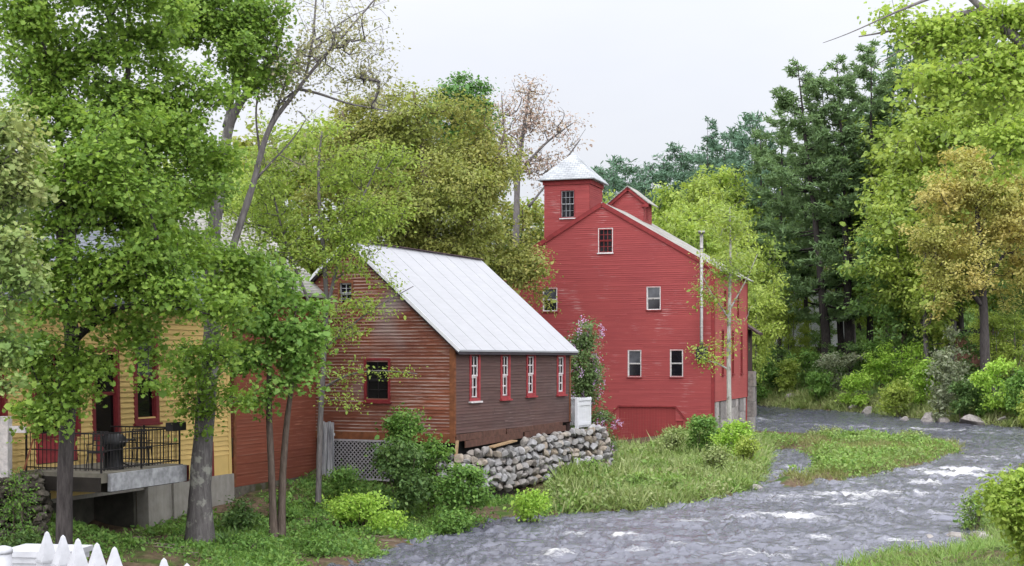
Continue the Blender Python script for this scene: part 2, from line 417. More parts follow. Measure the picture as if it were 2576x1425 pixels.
CTRL = np.array([(-9.5, 40, .5), (-12, 39.5, .5), (-6, 40, .42), (-7, 44, .62), (-8, 47, 1.15), (-5.5, 47.5, 1.25), (-2.5, 46, 1.0), (0, 49, 1.0), (2, 52, 1.1), (4.5, 58, .55), (5, 66, .1), (3.5, 60, .5), (8.5, 74, .75), (12, 80, 1.5), (2.5, 70, .3), (6, 74, .2), (7, 69, .35), (4, 76, .2), (8, 62, .8), (4, 62, .3),
                 (14, 86, 1.2), (16, 94, 1.1), (3, 82, .3), (6, 80, .45), (0, 84, .3), (9, 81, 1.0), (-14.5, 35.2, 2.55), (-17, 33, 2.6), (-20, 40, 2.7), (-8, 62, 2.9), (-3, 72, 2.6), (-6, 56, 2.8), (0, 92, 2.2), (-30, 80, 3.2), (-60, 120, 5), (-13, 33, .9),
                 (-9, 33, .45), (-10, 25, 1.5), (-2, 8, 3.4), (0, 5, 3.5), (-4.5, 14, 2.8), (-8, 10, 3.2), (-20, 20, 3.0), (6, 100, 2.0), (-200, 200, 12.), (-10, 52, 2.6), (-14, 44, 2.5), (1.0, 62.5, 1.9)])
def ctrl_z(X, Y):
    num = 0; den = 0
    for cx, cy, cz in CTRL:
        w = 1 / ((X - cx) ** 2 + (Y - cy) ** 2 + .6) ** 1.6
        num = num + w * cz; den = den + w
    return num / den
def sm(t):
    t = np.clip(t, 0, 1); return t * t * (3 - 2 * t)
def height(X, Y):
    X = np.asarray(X, float); Y = np.asarray(Y, float)
    wob = (fbm(X * .6, Y * .6, 3) - .5) * 1.5
    zw = SL * (np.clip(Y, 0, 400) - 30.0)
    out = zw - 1.0
    def lay(poly, prof):
        s = sdf(poly, X, Y) + wob * .95
        return np.where(s > -2.5, prof(s), -9.0)
    bed = lambda s: zw + .5 * np.clip(s, -2.5, 0)
    l = lay(LEFTP, lambda s: np.where(s < 0, bed(s), zw + .12 * sm(s / .5) + np.maximum(ctrl_z(X, Y) - zw - .12, .05) * sm(s / 7.0)))
    isl = lambda s: np.where(s < 0, bed(s), zw + .22 * sm(s / .8) + .02 * np.clip(s, 0, 5))
    i1 = lay(ISLE, isl); i2 = lay(ISLET, isl); i3 = lay(SHOAL, isl)
    fr = lay(FAR, lambda s: np.where(s < 0, bed(s), zw + .9 * sm(s / 3.) + 1.6 * sm((s - 3) / 9) + .05 * np.clip(s - 10, 0, 30) + .19 * np.clip(s - 34, 0, 150) * 1.0 + .06 * np.clip(s - 184, 0, 400)))
    nr = lay(NEAR, lambda s: np.where(s < 0, bed(s), zw + .18 * sm(s / .8) + .5 * sm((s - 1) / 5) + .06 * np.clip(s, 0, 30)))
    for a in (l, i1, i2, i3, fr, nr): out = np.maximum(out, a)
    return out + (fbm(X * 1.7, Y * 1.7, 3) - .5) * .10
def hz(x, y): return float(height(np.array([x]), np.array([y]))[0])

def grid_mesh(xs, ys, zf, name, mat, extra=None):
    X, Y = np.meshgrid(xs, ys); Z = zf(X, Y)
    n, m = X.shape
    V = np.stack([X, Y, Z], -1).reshape(-1, 3)
    i = np.arange(n * m).reshape(n, m)
    q = np.stack([i[:-1, :-1], i[:-1, 1:], i[1:, 1:], i[1:, :-1]], -1).reshape(-1, 4)
    me = raw_mesh(name, V, q.ravel(), np.arange(len(q)) * 4, np.full(len(q), 4), [mat], None, True)
    return me
def axis(lo, hi, parts):
    a = []
    for s, e, st in parts: a.extend(np.arange(s, e, st))
    return np.array(a + [parts[-1][1]])
xs = axis(0, 0, [(-330, -100, 23), (-100, -40, 6), (-40, -20, 1.5), (-20, 32, .33), (32, 60, 1.2), (60, 140, 5), (140, 350, 21)])
ys = axis(0, 0, [(3, 28, 2), (28, 88, .33), (88, 140, .8), (140, 300, 4), (300, 600, 25)])
terrain = link('ground', grid_mesh(xs, ys, height, 'ground', M['ground']))
tag(terrain, 'brown soil and green undergrowth of the river banks and wooded hillside', 'ground', kind='structure')

# river surface
def smoothnoise(X, Y): return fbm(X, Y, 4)
RAPID = [(2200, 1245, 150, 17, 1.), (2420, 1190, 120, 22, 1.1), (2330, 1215, 60, 10, .7), (1960, 1302, 110, 15, 1.), (1570, 1352, 80, 14, .85), (1390, 1396, 60, 12, .9), (1700, 1372, 100, 10, .5),
         (2150, 1330, 50, 10, .75), (2330, 1082, 260, 6, .7), (1915, 1056, 40, 8, .8), (2120, 1215, 90, 8, .4), (2080, 1380, 130, 8, .3), (1500, 1310, 150, 8, .35), (1760, 1310, 100, 9, .4), (2480, 1090, 100, 5, .6), (1990, 1170, 45, 14, .35),
         (1640, 1405, 70, 10, .5), (1250, 1385, 60, 9, .4), (1840, 1395, 90, 8, .4), (2450, 1150, 90, 6, .7), (2510, 1232, 60, 8, .8), (2310, 1292, 90, 7, .6), (2060, 1352, 90, 8, .7), (1890, 1335, 60, 6, .6), (1740, 1415, 80, 8, .7), (1450, 1345, 60, 6, .6), (1160, 1402, 60, 7, .6), (2010, 1252, 80, 6, .6), (2140, 1272, 80, 6, .6), (1310, 1418, 70, 7, .7), (2560, 1130, 60, 5, .7), (2150, 1075, 90, 3, .6), (2020, 1068, 60, 3, .6), (2240, 1360, 60, 7, .6), (1940, 1400, 80, 7, .6), (1600, 1385, 60, 6, .6), (2420, 1110, 90, 3, .6)]
def build_water():
    nr, nc = 900, 640
    d = 8 * (190 / 8.) ** np.linspace(0, 1, nr)
    a = np.linspace(-.34, .50, nc)
    Y = np.repeat(d[:, None], nc, 1); X = Y * a[None, :]
    Z = SL * (Y - 30.0)
    g = np.random.default_rng(11)
    wx = X + 1.2 * (fbm(X * .35, Y * .35, 3) - .5) * 4; wy = Y + 1.2 * (fbm(X * .35 + 40, Y * .35 + 7, 3) - .5) * 4
    W = np.zeros_like(X); amp_t = 0
    for k in range(34):
        lam = .35 * (2.6 / .35) ** g.random(); th = g.normal(0, .55); ph = g.random() * 6.28
        A = .0085 * lam ** .8
        s = np.sin(2 * np.pi / lam * (wx * math.sin(th) + wy * math.cos(th)) + ph)
        W += A * (1 - np.abs(s)) * 1.5 - A * .5
    # rapids: real water rising over hidden stones, broken by foam
    FM = np.zeros_like(X); 
    for x, y, rx, ry, s in RAPID:
        cx, cy = shore(x, y)
        px = 1.1 * rx * DS * cy / F; py = .7 * abs(shore(x, y + ry)[1] - cy) + .12
        q = ((X - cx) / px) ** 2 + ((Y - cy - .25 * (X - cx) * math.sin(x)) / py) ** 2
        FM = np.maximum(FM, s * np.exp(-q * .9))
    Wn = (fbm(X * 1.6, Y * 2.4, 4) - .5)
    patch = fbm(X * .22 + 5, Y * .3 + 3, 3)
    Z = Z + W * (.75 + 1.3 * patch) + FM * (.05 + .42 * Wn)
    br = fbm(X * 1.5 + 31, Y * 1.1 + 3, 4); foam = FM * np.clip((br - .26) * 2.6, 0, 1.1) * .80 + .42 * np.clip((1 - np.abs(fbm(X * .55 + 3, Y * 2.6 + 8, 3) - .5) * 14) * np.clip(fbm(X * .12, Y * .16 + 4, 3) * 2.6 - .9, 0, 1), 0, 1)
    foam = np.where(Y > 85, foam * .9, foam)
    V = np.stack([X, Y, Z], -1).reshape(-1, 3)
    i = np.arange(nr * nc).reshape(nr, nc)
    q = np.stack([i[:-1, :-1], i[:-1, 1:], i[1:, 1:], i[1:, :-1]], -1).reshape(-1, 4)
    me = raw_mesh('river', V, q.ravel(), np.arange(len(q)) * 4, np.full(len(q), 4), [M['water']], None, True)
    at_ = me.attributes.new('foam', 'FLOAT', 'POINT'); at_.data.foreach_set('value', foam.astype(np.float32).ravel())
    o = link('river', me); tag(o, 'fast shallow river with grey ripples and white rapids', 'river', kind='structure')
build_water()

# ------------------------------------------------------------------ plants
def resample(pts, step):
    pts = np.asarray(pts, float)
    seg = np.linalg.norm(np.diff(pts[:, :3], axis=0), axis=1); t = np.concatenate([[0], np.cumsum(seg)])
    n = max(2, int(math.ceil(t[-1] / step)) + 1)
    # smooth (Catmull-like) through cubic interpolation on arc length
    tt = np.linspace(0, t[-1], n); out = np.empty((n, pts.shape[1]))
    for c in range(pts.shape[1]): out[:, c] = np.interp(tt, t, pts[:, c])
    for _ in range(3):
        o = out.copy(); o[1:-1] = .25 * out[:-2] + .5 * out[1:-1] + .25 * out[2:]; out = o
    return out

MAPLE = np.array([(0, 0), (.30, -.16), (.24, -.50), (.52, -.34), (.66, -.44), (1.0, 0), (.66, .44), (.52, .34), (.24, .50), (.30, .16)])
OVAL = np.array([(0, 0), (.32, -.30), (.72, -.24), (1, 0), (.72, .24), (.32, .30)])
RHOMB = np.array([(0, 0), (.45, -.33), (1, 0), (.45, .33)])
BLADE = np.array([(0, -.5), (1, 0), (0, .5)])

def unit(v): return v / (np.linalg.norm(v, axis=-1, keepdims=True) + 1e-9)

def leaf_mesh(name, pos, nrm, dirn, size, mat, shape=MAPLE, curl=.18, g=None, width=1.0):
    g = g or rng
    n = len(pos); k = len(shape)
    nrm = unit(nrm); b = unit(np.cross(nrm, dirn)); a = np.cross(b, nrm)
    s = size[:, None, None]
    bend = (shape[:, 0] ** 2 * -curl + np.abs(shape[:, 1]) * curl * .7)
    V = pos[:, None, :] + s * (shape[None, :, 0, None] * a[:, None, :] + width * shape[None, :, 1, None] * b[:, None, :] + bend[None, :, None] * nrm[:, None, :])
    me = raw_mesh(name, V.reshape(-1, 3), np.arange(n * k), np.arange(n) * k, np.full(n, k), [mat])
    return me

def sample_lobes(lobes, n, g, shell=.45):
    """points in a union of ellipsoids, denser toward their skins"""
    vol = np.array([l[3] * l[4] * l[5] * (l[6] if len(l) > 6 else 1) for l in lobes]) ** .8
    idx = g.choice(len(lobes), n, p=vol / vol.sum())
    m = int(n * 1.7); idx = g.choice(len(lobes), m, p=vol / vol.sum())
    Lb = np.array([l[:6] for l in lobes])[idx]
    dv = unit(g.normal(size=(m, 3)))
    r = (shell + (1 - shell) * g.random(m)) ** .6
    q = vnoise(dv[:, 0] * 1.7 + idx * 3.1 + 50, dv[:, 1] * 1.7 + dv[:, 2] * 2.3 + 50)
    r = r * (.62 + .75 * q)
    P = Lb[:, :3] + dv * r[:, None] * Lb[:, 3:6]
    sc = 3.2 / (np.median(Lb[:, 3:6]) + 1e-6)
    hole = vnoise(P[:, 0] * sc * .8 + P[:, 1] * sc * .5 + 90, P[:, 2] * sc * 1.3 + P[:, 1] * sc * .3 + 90) + .25 * g.random(m)
    keep = np.sort(np.argsort(-hole)[:n])
    return P[keep], unit(dv / Lb[:, 3:6])[keep]

def grow(trunks, tips, g, step=.5, rtip=.008, rise=.35, jit=.12, attach_max=1e9):
    """grow limbs from trunk polylines to each tip; returns list of chains (pts, radii) and last directions"""
    P = []; par = []; rad = []; trunkflag = []
    for tr in trunks:
        rs = resample(tr, step * .7)
        for i, p in enumerate(rs):
            P.append(p[:3]); rad.append(p[3]); trunkflag.append(True)
            par.append(len(P) - 2 if i else -1)
    P = [np.array(p) for p in P]
    nt = len(P)
    T0 = np.array(P)
    dmin = np.array([np.min(np.linalg.norm(T0 - t, axis=1)) for t in tips]) if len(tips) else np.array([])
    order = np.argsort(dmin)
    cap = nt + len(tips) * 40
    A = np.zeros((cap, 3)); A[:nt] = T0; n = nt
    base_h = T0[:, 2].min()
    chains = []; cnt = np.zeros(cap); parent = np.full(cap, -1); parent[:nt] = par
    tdir = np.zeros((len(tips), 3))
    ok = np.zeros(cap, bool)
    hgt = T0[:, 2] - base_h
    # limbs do not leave the lowest part of a stem
    ok[:nt] = hgt > min(.18 * hgt.max(), 3.0)
    if not ok.any(): ok[:nt] = True
    for ti in order:
        t = tips[ti]
        dv = t - A[:n]; dist = np.linalg.norm(dv, axis=1)
        hd = np.linalg.norm(dv[:, :2], axis=1)
        cost = dist + np.maximum(0, rise * hd - dv[:, 2]) * .8
        cost[~ok[:n]] = 1e9
        b = int(np.argmin(cost)); d = dist[b]
        if d < .05: d = .05
        m = max(1, int(round(d / step)))
        s = np.linspace(0, 1, m + 1)[1:]
        up = np.array([0, 0, 1.])
        c1 = A[b] + unit(dv[b] * .6 + up * d * .45) * d * .45
        curve = ((1 - s) ** 2)[:, None] * A[b] + (2 * s * (1 - s))[:, None] * c1 + (s ** 2)[:, None] * t
        curve[:-1] += g.normal(size=(m - 1, 3)) * jit * step if m > 1 else 0
        ids = []
        pr = b
        for c in curve:
            if n >= cap: break
            A[n] = c; parent[n] = pr; ok[n] = True; pr = n; ids.append(n); n += 1
        chains.append([b] + ids)
        tdir[ti] = unit(curve[-1] - (curve[-2] if m > 1 else A[b]))
        cnt[pr] += 1
    for i in range(n - 1, -1, -1):
        if parent[i] >= 0: cnt[parent[i]] += cnt[i]
    rd = rtip * np.maximum(cnt[:n], 1) ** .5
    return A[:n], rd, chains, tdir, nt

def wood_mesh(name, trunks, A, rd, chains, mat, nt, g, step=.5, flare=True, maxr=None):
    mb = MB()
    tr_r = {}
    for tr in trunks:
        rs = resample(tr, step * .7)
        h = rs[:, 2] - rs[0, 2]
        r = rs[:, 3].copy()
        if flare: r = r * (1 + .45 * np.exp(-np.maximum(h, 0) / (rs[0, 3] * 2.2 + .02)))
        r = r * (1 + .07 * np.array([vnoise(np.array([i * .8]), np.array([tr[0][0]]))[0] - .5 for i in range(len(rs))]) * 2)
        mb.tube(rs[:, :3], r, 12 if rs[0, 3] > .08 else 7)
    for ch in chains:
        ids = np.array(ch); pts = A[ids]
        r = rd[ids].copy()
        r[0] = r[1] if len(r) > 1 else r[0]
        if maxr: r = np.minimum(r, maxr)
        mb.tube(pts, r, 6 if r[0] > .03 else (4 if r[0] > .012 else 3), cap=False)
    return mb

def split_lobes(lobes, k, g):
    out = []
    for l in lobes:
        w = l[6] if len(l) > 6 else 1.
        for _ in range(k):
            dv = unit(g.normal(size=3)) * g.random() ** .45 * .82
            f = .30 + .32 * g.random(); v_ = .7 + .45 * g.random()
            out.append((l[0] + dv[0] * l[3], l[1] + dv[1] * l[4], l[2] + dv[2] * l[5], l[3] * f * 1.15, l[4] * f * 1.15, l[5] * f * v_, w))
    return out
def tree(name, label, cat, base, trunks, lobes, ntips, per, leaf, bark, size=.12, spread=.45, shape=MAPLE, g=None, step=.5, rtip=.008, group=None, shell=.45,
         flat=.55, up=.9, tips_extra=None, crown='crown', rise=.35, stems='trunk', maxr=None, curl=.18, parts=None, outw=.5, jit=.12, noleaf_tips=None, droop=.35, split=0):
    """one plant: an Empty at its base, a trunk part with its limbs and a crown part of single leaves"""
    g = g or np.random.default_rng(abs(hash_str(label)) % 2 ** 31)
    base = np.array(base, float)
    root = empty(name, base); tag(root, label, cat, group)
    if split: lobes = split_lobes(lobes, split + 3, g)
    tips, out = sample_lobes(lobes, ntips, g, shell)
    bare = None
    if noleaf_tips is not None:
        tips_all = np.vstack([tips, noleaf_tips])
    else: tips_all = tips
    A, rd, chains, td, nt = grow(trunks, tips_all, g, step, rtip, rise, jit)
    mb = wood_mesh('w', trunks, A, rd, chains, bark, nt, g, step, True, maxr)
    mb.v = [tuple(np.array(v) - base) for v in mb.v]
    mb.build(stems, bark, root)
    # leaves
    nl = int(ntips * per)
    ti = g.integers(0, ntips, nl)
    back = g.random(nl) ** 1.4 * spread * 1.6
    pos = tips[ti] - td[ti] * back[:, None] + g.normal(size=(nl, 3)) * np.array([1, 1, flat]) * spread * .6
    o2 = unit(out[ti])
    nrm = g.normal(size=(nl, 3)) * .55 + np.array([0, 0, up]) + o2 * outw
    dirn = o2 * .6 + g.normal(size=(nl, 3)) * .7 + np.array([0, 0, -droop])
    sz = size * np.exp(g.normal(size=nl) * .32)
    me = leaf_mesh(crown, pos - base, nrm, dirn, sz, leaf, shape, curl, g)
    link(crown, me, root)
    return root
def hash_str(s):
    h = 2166136261
    for ch in s: h = ((h ^ ord(ch)) * 16777619) & 0xffffffff
    return h

def lobe(x, y, d, rx, ry, rd=None, w=1.0):
    """an ellipsoid of crown, given where it stands (sketch x, y at distance d) and its half sizes in sketch units"""
    k = DS * d / F
    c = dat(x, y, d)
    return (c[0], c[1], c[2], rx * k, (rd if rd is not None else (rx + ry) * .5 * k), ry * k, w)
def limb(d, *pts):
    """(x, y, width[, extra depth]) in the sketch -> trunk polyline with radii in metres"""
    out = []
    for p in pts:
        dd = d + (p[3] if len(p) > 3 else 0)
        c = dat(p[0], p[1], dd); out.append((c[0], c[1], c[2], p[2] * DS * dd / F / 2))
    return out

# ---- pines
def pine(name, label, cat, base, h, r, leaf, bark, g, group=None, first=.25, nb=70, lean=(0, 0), blade=.42, tuft=13, dens=1.0, r0=.28, taper=1.0, droopy=.12, wide=.05):
    root = empty(name, base); tag(root, label, cat, group)
    mb = MB()
    zs = np.linspace(0, h, 14)
    cx = lean[0] * (zs / h) ** 1.3 * h + np.cumsum(g.normal(0, .05, 14)); cy = lean[1] * (zs / h) ** 1.3 * h
    cx -= cx[0]
    tp = np.stack([cx, cy, zs], -1); tr = r0 * (1 - .93 * zs / h)
    mb.tube(tp, tr, 9)
    pos = []; dirs = []; 
    nw = max(1, nb // 5)
    for i in range(nb):
        f = first + (1 - first) * ((i // 5) + (.32 if i // 5 < .68 * nw else 1.) * g.random()) / nw
        if f > 1: continue
        if f < first + .22 and g.random() < .45: continue
        z = f * h
        p0 = np.array([np.interp(z, zs, cx), np.interp(z, zs, cy), z])
        q = (1 - f) / (1 - first)
        ln = r * (q ** .6) * (.5 + .7 * g.random()) * (1 if q < .8 else .75) * taper + .35
        a = g.random() * 6.283
        d = np.array([math.cos(a), math.sin(a), 0])
        up = .05 + .5 * (1 - q) ** 1.5
        m = 6; s = np.linspace(0, 1, m)
        pts = p0 + d * (ln * s)[:, None] + np.array([0, 0, 1.]) * (ln * (up * s - droopy * np.sin(s * 3.0) + .10 * s ** 3))[:, None]
        mb.tube(pts, np.linspace(.045 * r0 / .28 * (.5 + q), .008, m), 4, cap=False)
        # side sprays carry needle tufts
        nt = max(3, int(ln * 5.0 * dens))
        for j in range(nt):
            t = .30 + .70 * g.random() ** .7
            p = np.array([np.interp(t, s, pts[:, c]) for c in range(3)])
            side = np.cross(d, (0, 0, 1.)) * g.normal(0, .25) * ln * (1.1 - .6 * t)
            pos.append(p + side + np.array([0, 0, g.normal(0, .10)])); dirs.append(unit(d * .8 + side * .8 + np.array([0, 0, .35])))
    pos = np.array(pos); dirs = np.array(dirs)
    nT = len(pos); n = nT * tuft
    P = np.repeat(pos, tuft, 0) + g.normal(size=(n, 3)) * np.array([.17, .17, .055])
    D = unit(np.repeat(dirs, tuft, 0) * .55 + g.normal(size=(n, 3)) * np.array([.7, .7, .42]) + np.array([0, 0, .12]))
    N = g.normal(size=(n, 3)) + np.array([0, 0, .8])
    mb.build('trunk', bark, root)
    me = leaf_mesh('crown', P, N, D, blade * (.7 + .6 * g.random(n)), leaf, np.array([(0, -wide * 2), (.55, -wide * 2.6), (1, 0), (.55, wide * 2.6), (0, wide * 2)]), .05, g)
    link('crown', me, root)
    return root

# ---- rocks
def ico(sub):
    import bmesh
    bm = bmesh.new(); bmesh.ops.create_icosphere(bm, subdivisions=sub, radius=1.0)
    V = np.array([v.co for v in bm.verts]); Fc = [[v.index for v in f.verts] for f in bm.faces]; bm.free()
    return V, Fc
ICO2 = ico(2); ICO3 = ico(3)
def rock_verts(g, size, ic=ICO2, cuts=13):
    V = ic[0].copy()
    for _ in range(cuts):
        n = unit(g.normal(size=3)); lim = .42 + .40 * g.random()
        dp = V @ n; over = np.maximum(0, dp - lim); V = V - over[:, None] * n * .93
    V = V + g.normal(size=V.shape) * .018
    return V * np.asarray(size)
def rotz(V, a):
    c, s = math.cos(a), math.sin(a); return V @ np.array([[c, s, 0], [-s, c, 0], [0, 0, 1]])
def rot_any(V, g, amt=.5):
    a = Matrix.Rotation(g.normal() * amt, 3, 'X') @ Matrix.Rotation(g.normal() * amt, 3, 'Y')
    return V @ np.array(a)
def rock_thing(name, label, pos, size, g, mat=None, group=None, rz=None):
    V = rotz(rot_any(rock_verts(g, size, ICO3, 12), g, .15), g.random() * 6.28 if rz is None else rz)
    mb = MB(); mb.add(V, ICO3[1]); o = mb.build(name, mat or M['river_rock']); o.location = pos
    tag(o, label, 'rock', group); return o

# ------------------------------------------------------------------ buildings
def dirs(rz):
    return np.array([math.cos(rz), math.sin(rz)]), np.array([-math.sin(rz), math.cos(rz)])
class Frame:
    """a building's own axes: X along its front, Y into depth, origin at a ground corner"""
    def __init__(s, xy, rz): s.o = np.array(xy, float); s.rz = rz; s.X, s.Y = dirs(rz)
    def world(s, x, y, z=0): p = s.o + s.X * x + s.Y * y; return np.array([p[0], p[1], z])
    def hit(s, u, v, face='front', off=0.):
        """where the sight line of frame point u, v meets the wall: (position along it, height)"""
        ax, nr = (s.X, -s.Y) if face == 'front' else (s.Y, s.X)
        o = s.o + nr * off
        d = (o @ nr) / ((u - CX) / F * nr[0] + nr[1])
        p = np.array([(u - CX) / F * d, d]) - o
        return p @ ax, H - (v - VH) * d / F
FRONT = (np.zeros(3), np.array([1., 0, 0]), np.array([0., -1, 0]))
SIDE = (np.zeros(3), np.array([0., 1, 0]), np.array([1., 0, 0]))

def siding(mb, wall, z0, z1, ext, pitch=.12, proud=.018, openings=(), g=rng, blen=4.0, wav=None):
    o, ax, nr = wall; up = np.array([0, 0, 1.])
    n = int(round((z1 - z0) / pitch)); pitch = (z1 - z0) / n
    P = lambda a, z, k: o + ax * a + nr * k + up * (z + (wav(a) if wav else 0))
    for i in range(n):
        zb, zt = z0 + i * pitch, z0 + (i + 1) * pitch
        b0, b1 = ext(zb + 1e-4); t0, t1 = ext(zt - 1e-4)
        iv = [(b0, b1)]
        for (a0, a1, y0, y1) in openings:
            if min(zt, y1) - max(zb, y0) > .5 * pitch:
                nv = []
                for s, e in iv:
                    if a1 <= s or a0 >= e: nv.append((s, e)); continue
                    if a0 > s: nv.append((s, a0))
                    if a1 < e: nv.append((a1, e))
                iv = nv
        for s, e in iv:
            cuts = [s]; c = s + blen * (.3 + g.random())
            while c < e - .5: cuts.append(c); c += blen * (.6 + .8 * g.random())
            cuts.append(e)
            for p, q in zip(cuts[:-1], cuts[1:]):
                tp = t0 if p == b0 else max(p, t0); tq = t1 if q == b1 else min(q, t1)
                if tq <= tp: continue
                j = proud * (.8 + .4 * g.random())
                mb.face(P(p, zb, j), P(q, zb, j), P(tq, zt + .004, .001), P(tp, zt + .004, .001))
                mb.face(P(p, zb, 0), P(q, zb, 0), P(q, zb, j), P(p, zb, j))

def window(parent, wall, a0, a1, z0, z1, cas=.10, nc=3, nr=2, frame='barn_trim', sash='white_worn', up='glass', lo='glass', sill=None, lowered=0., name='window', depth=.10, bars=.022, stile=.05, proud=.045):
    """casing (the window itself) > sash, panes, sill"""
    o, ax, nrm = wall
    mb = MB()
    for (x0, x1, y0, y1) in ((a0 - cas, a0, z0 - cas, z1 + cas), (a1, a1 + cas, z0 - cas, z1 + cas), (a0, a1, z1, z1 + cas), (a0, a1, z0 - cas, z0)):
        mb.obox(o, ax, nrm, x0, x1, -depth - .03, proud, y0, y1)
    w = mb.build(name, M[frame], parent)
    zm = (z0 + z1) / 2
    mb = MB(); st = stile
    for k, (y0, y1) in enumerate(((z0, zm), (zm, z1))):
        n0, n1 = (-.075, -.045) if k == 0 else (-.045, -.012)
        mb.obox(o, ax, nrm, a0, a0 + st, n0, n1, y0, y1); mb.obox(o, ax, nrm, a1 - st, a1, n0, n1, y0, y1)
        mb.obox(o, ax, nrm, a0 + st, a1 - st, n0, n1, y1 - st, y1); mb.obox(o, ax, nrm, a0 + st, a1 - st, n0, n1, y0, y0 + st)
        for c in range(1, nc):
            x = a0 + st + (a1 - a0 - 2 * st) * c / nc; mb.obox(o, ax, nrm, x - bars / 2, x + bars / 2, n0 + .004, n1 - .004, y0 + st, y1 - st)
        for r in range(1, nr):
            y = y0 + st + (y1 - y0 - 2 * st) * r / nr
            xs_ = [a0 + st] + [a0 + st + (a1 - a0 - 2 * st) * c / nc for c in range(1, nc)] + [a1 - st]
            for x, x2 in zip(xs_[:-1], xs_[1:]):
                mb.obox(o, ax, nrm, x + bars / 2, x2 - bars / 2, n0 + .006, n1 - .006, y - bars / 2, y + bars / 2)
    mb.build('sash', M[sash], w)
    mb = MB(); mb.obox(o, ax, nrm, a0, a1, -.098, -.080, z0, zm); mb.build('pane', M[lo], w)
    mb = MB(); mb.obox(o, ax, nrm, a0, a1, -.066, -.050, zm, z1); mb.build('pane', M[up], w)
    if sill:
        mb = MB(); mb.obox(o, ax, nrm, a0 - cas - .05, a1 + cas + .05, -.02, proud + .07, z0 - cas - .05, z0 - cas + .012); mb.build('sill', M[sill], w)
    return w

def pix_open(fr, face, u0, u1, v0, v1):
    a = fr.hit(u0, (v0 + v1) / 2, face)[0]; b = fr.hit(u1, (v0 + v1) / 2, face)[0]
    zt = fr.hit((u0 + u1) / 2, v0, face)[1]; zb = fr.hit((u0 + u1) / 2, v1, face)[1]
    return min(a, b), max(a, b), zb, zt

def roof_slab(mb, p, q, r, s, th, tilt_down=True):
    """a slab from four top corners, th thick, measured straight down"""
    P = [np.array(x, float) for x in (p, q, r, s)]; D = [x - np.array([0, 0, th]) for x in P]
    mb.face(*P); mb.face(*D[::-1])
    for i in range(4):
        j = (i + 1) % 4; mb.face(P[i], D[i], D[j], P[j])

# ---- the red mill
g = np.random.default_rng(21)
BF = Frame((11.83, 82.0), R(-18.5))
mill = empty('mill_building', (11.83, 82.0, 0), R(-18.5))
tag(mill, 'tall red clapboard mill with a square tower and a small rooftop cupola', 'mill')
WID, EAVE, PEAK, LEN = 13.54, 10.80, 14.79, 12.3
PX = -WID / 2
def gable_ext(z):
    if z <= EAVE: return -WID, 0.0
    k = (z - EAVE) / (PEAK - EAVE); return -WID + k * WID / 2, -k * WID / 2
wins = {}
specs = [('a', 598.9, 612.3, 228.8, 252.4), ('b', 647.2, 660.2, 287.2, 309.6), ('c', 543.4, 556.8, 288.4, 311), ('d', 628.4, 640.8, 350.6, 376.6), ('e', 670.6, 682.6, 350.2, 376.6)]
for k, u0, u1, v0, v1 in specs: wins[k] = pix_open(BF, 'front', u0, u1, v0, v1)
# big boarded doorway with cut corners
da0, da1, dz0, dz1 = pix_open(BF, 'front', 605.5, 687.5, 406.2, 452)
dc0, _, _, _ = pix_open(BF, 'front', 618.9, 675.6, 406.2, 452); dc1 = pix_open(BF, 'front', 618.9, 675.6, 406.2, 452)[1]
dzl = BF.hit(605.5, 420)[1]
mb = MB()
def front_ext(z): return gable_ext(z)
siding(mb, FRONT, -.4, PEAK - .02, gable_ext, .125, .028, list(wins.values()) + [(da0 + .25, da1 - .25, -.5, dzl), (dc0, dc1, -.5, dz1)], g)
mb.build('gable_wall', M['barn_red'], mill)
sw = [(2.6, 3.1, 4.6, 7.2), (6.2, 6.7, 4.6, 7.2), (9.6, 10.1, 4.6, 7.2), (3.4, 3.9, 8.3, 9.7), (8.2, 8.7, 8.3, 9.7)]
mb = MB()
siding(mb, SIDE, 2.98, EAVE, lambda z: (0.0, LEN), .125, .02, sw, g)
mb.build('side_wall', M['barn_red_side'], mill)
mb = MB()
mb.face((-WID, LEN, -.4), (-WID, 0, -.4), (-WID, 0, EAVE), (-WID, LEN, EAVE))
mb.face((0, LEN, -.4), (-WID, LEN, -.4), (-WID, LEN, EAVE), (PX, LEN, PEAK), (0, LEN, EAVE))
mb.build('rear_wall', M['barn_red_side'], mill)
for k, o in wins.items():
    if k == 'a': window(mill, FRONT, *o, cas=.04, nc=3, nr=2, frame='white_worn', sash='barn_trim', sill='white_worn', bars=.03, proud=.03)
    else: window(mill, FRONT, *o, cas=.03, nc=1, nr=1, frame='white_worn', sash='white_worn', up='glass_pale' if k != 'e' else 'glass', lo='glass', sill='barn_trim', proud=.03, stile=.04)
for o in sw: window(mill, SIDE, *o, cas=.08, nc=2, nr=2, frame='barn_trim', sash='barn_trim', sill='barn_trim')
# door infill, set back, with a trim rail over its cut corners
mb = MB()
nb = 30
for i in range(nb):
    a, b = da0 + (da1 - da0) * i / nb, da0 + (da1 - da0) * (i + 1) / nb
    def top(x):
        if x < dc0: return dzl + (dz1 - dzl) * (x - da0) / (dc0 - da0)
        if x > dc1: return dzl + (dz1 - dzl) * (da1 - x) / (da1 - dc1)
        return dz1
    k = -.03 + .006 * (i % 2)
    mb.face((a, -k - .0, -.4), (b - .006, -k, -.4), (b - .006, -k, top(b)), (a, -k, top(a)))
mb.build('boarded_doorway', M['barn_door'], mill)
mb = MB()
y = -.052
pts = [(da0, dzl), (dc0, dz1), (dc1, dz1), (da1, dzl)]
for (x0, z0), (x1, z1) in zip(pts[:-1], pts[1:]): mb.bar((x0, y, z0), (x1, y, z1), .05, .10, up=(0, 0, 1))
mb.build('door_trim', M['barn_trim'], mill)
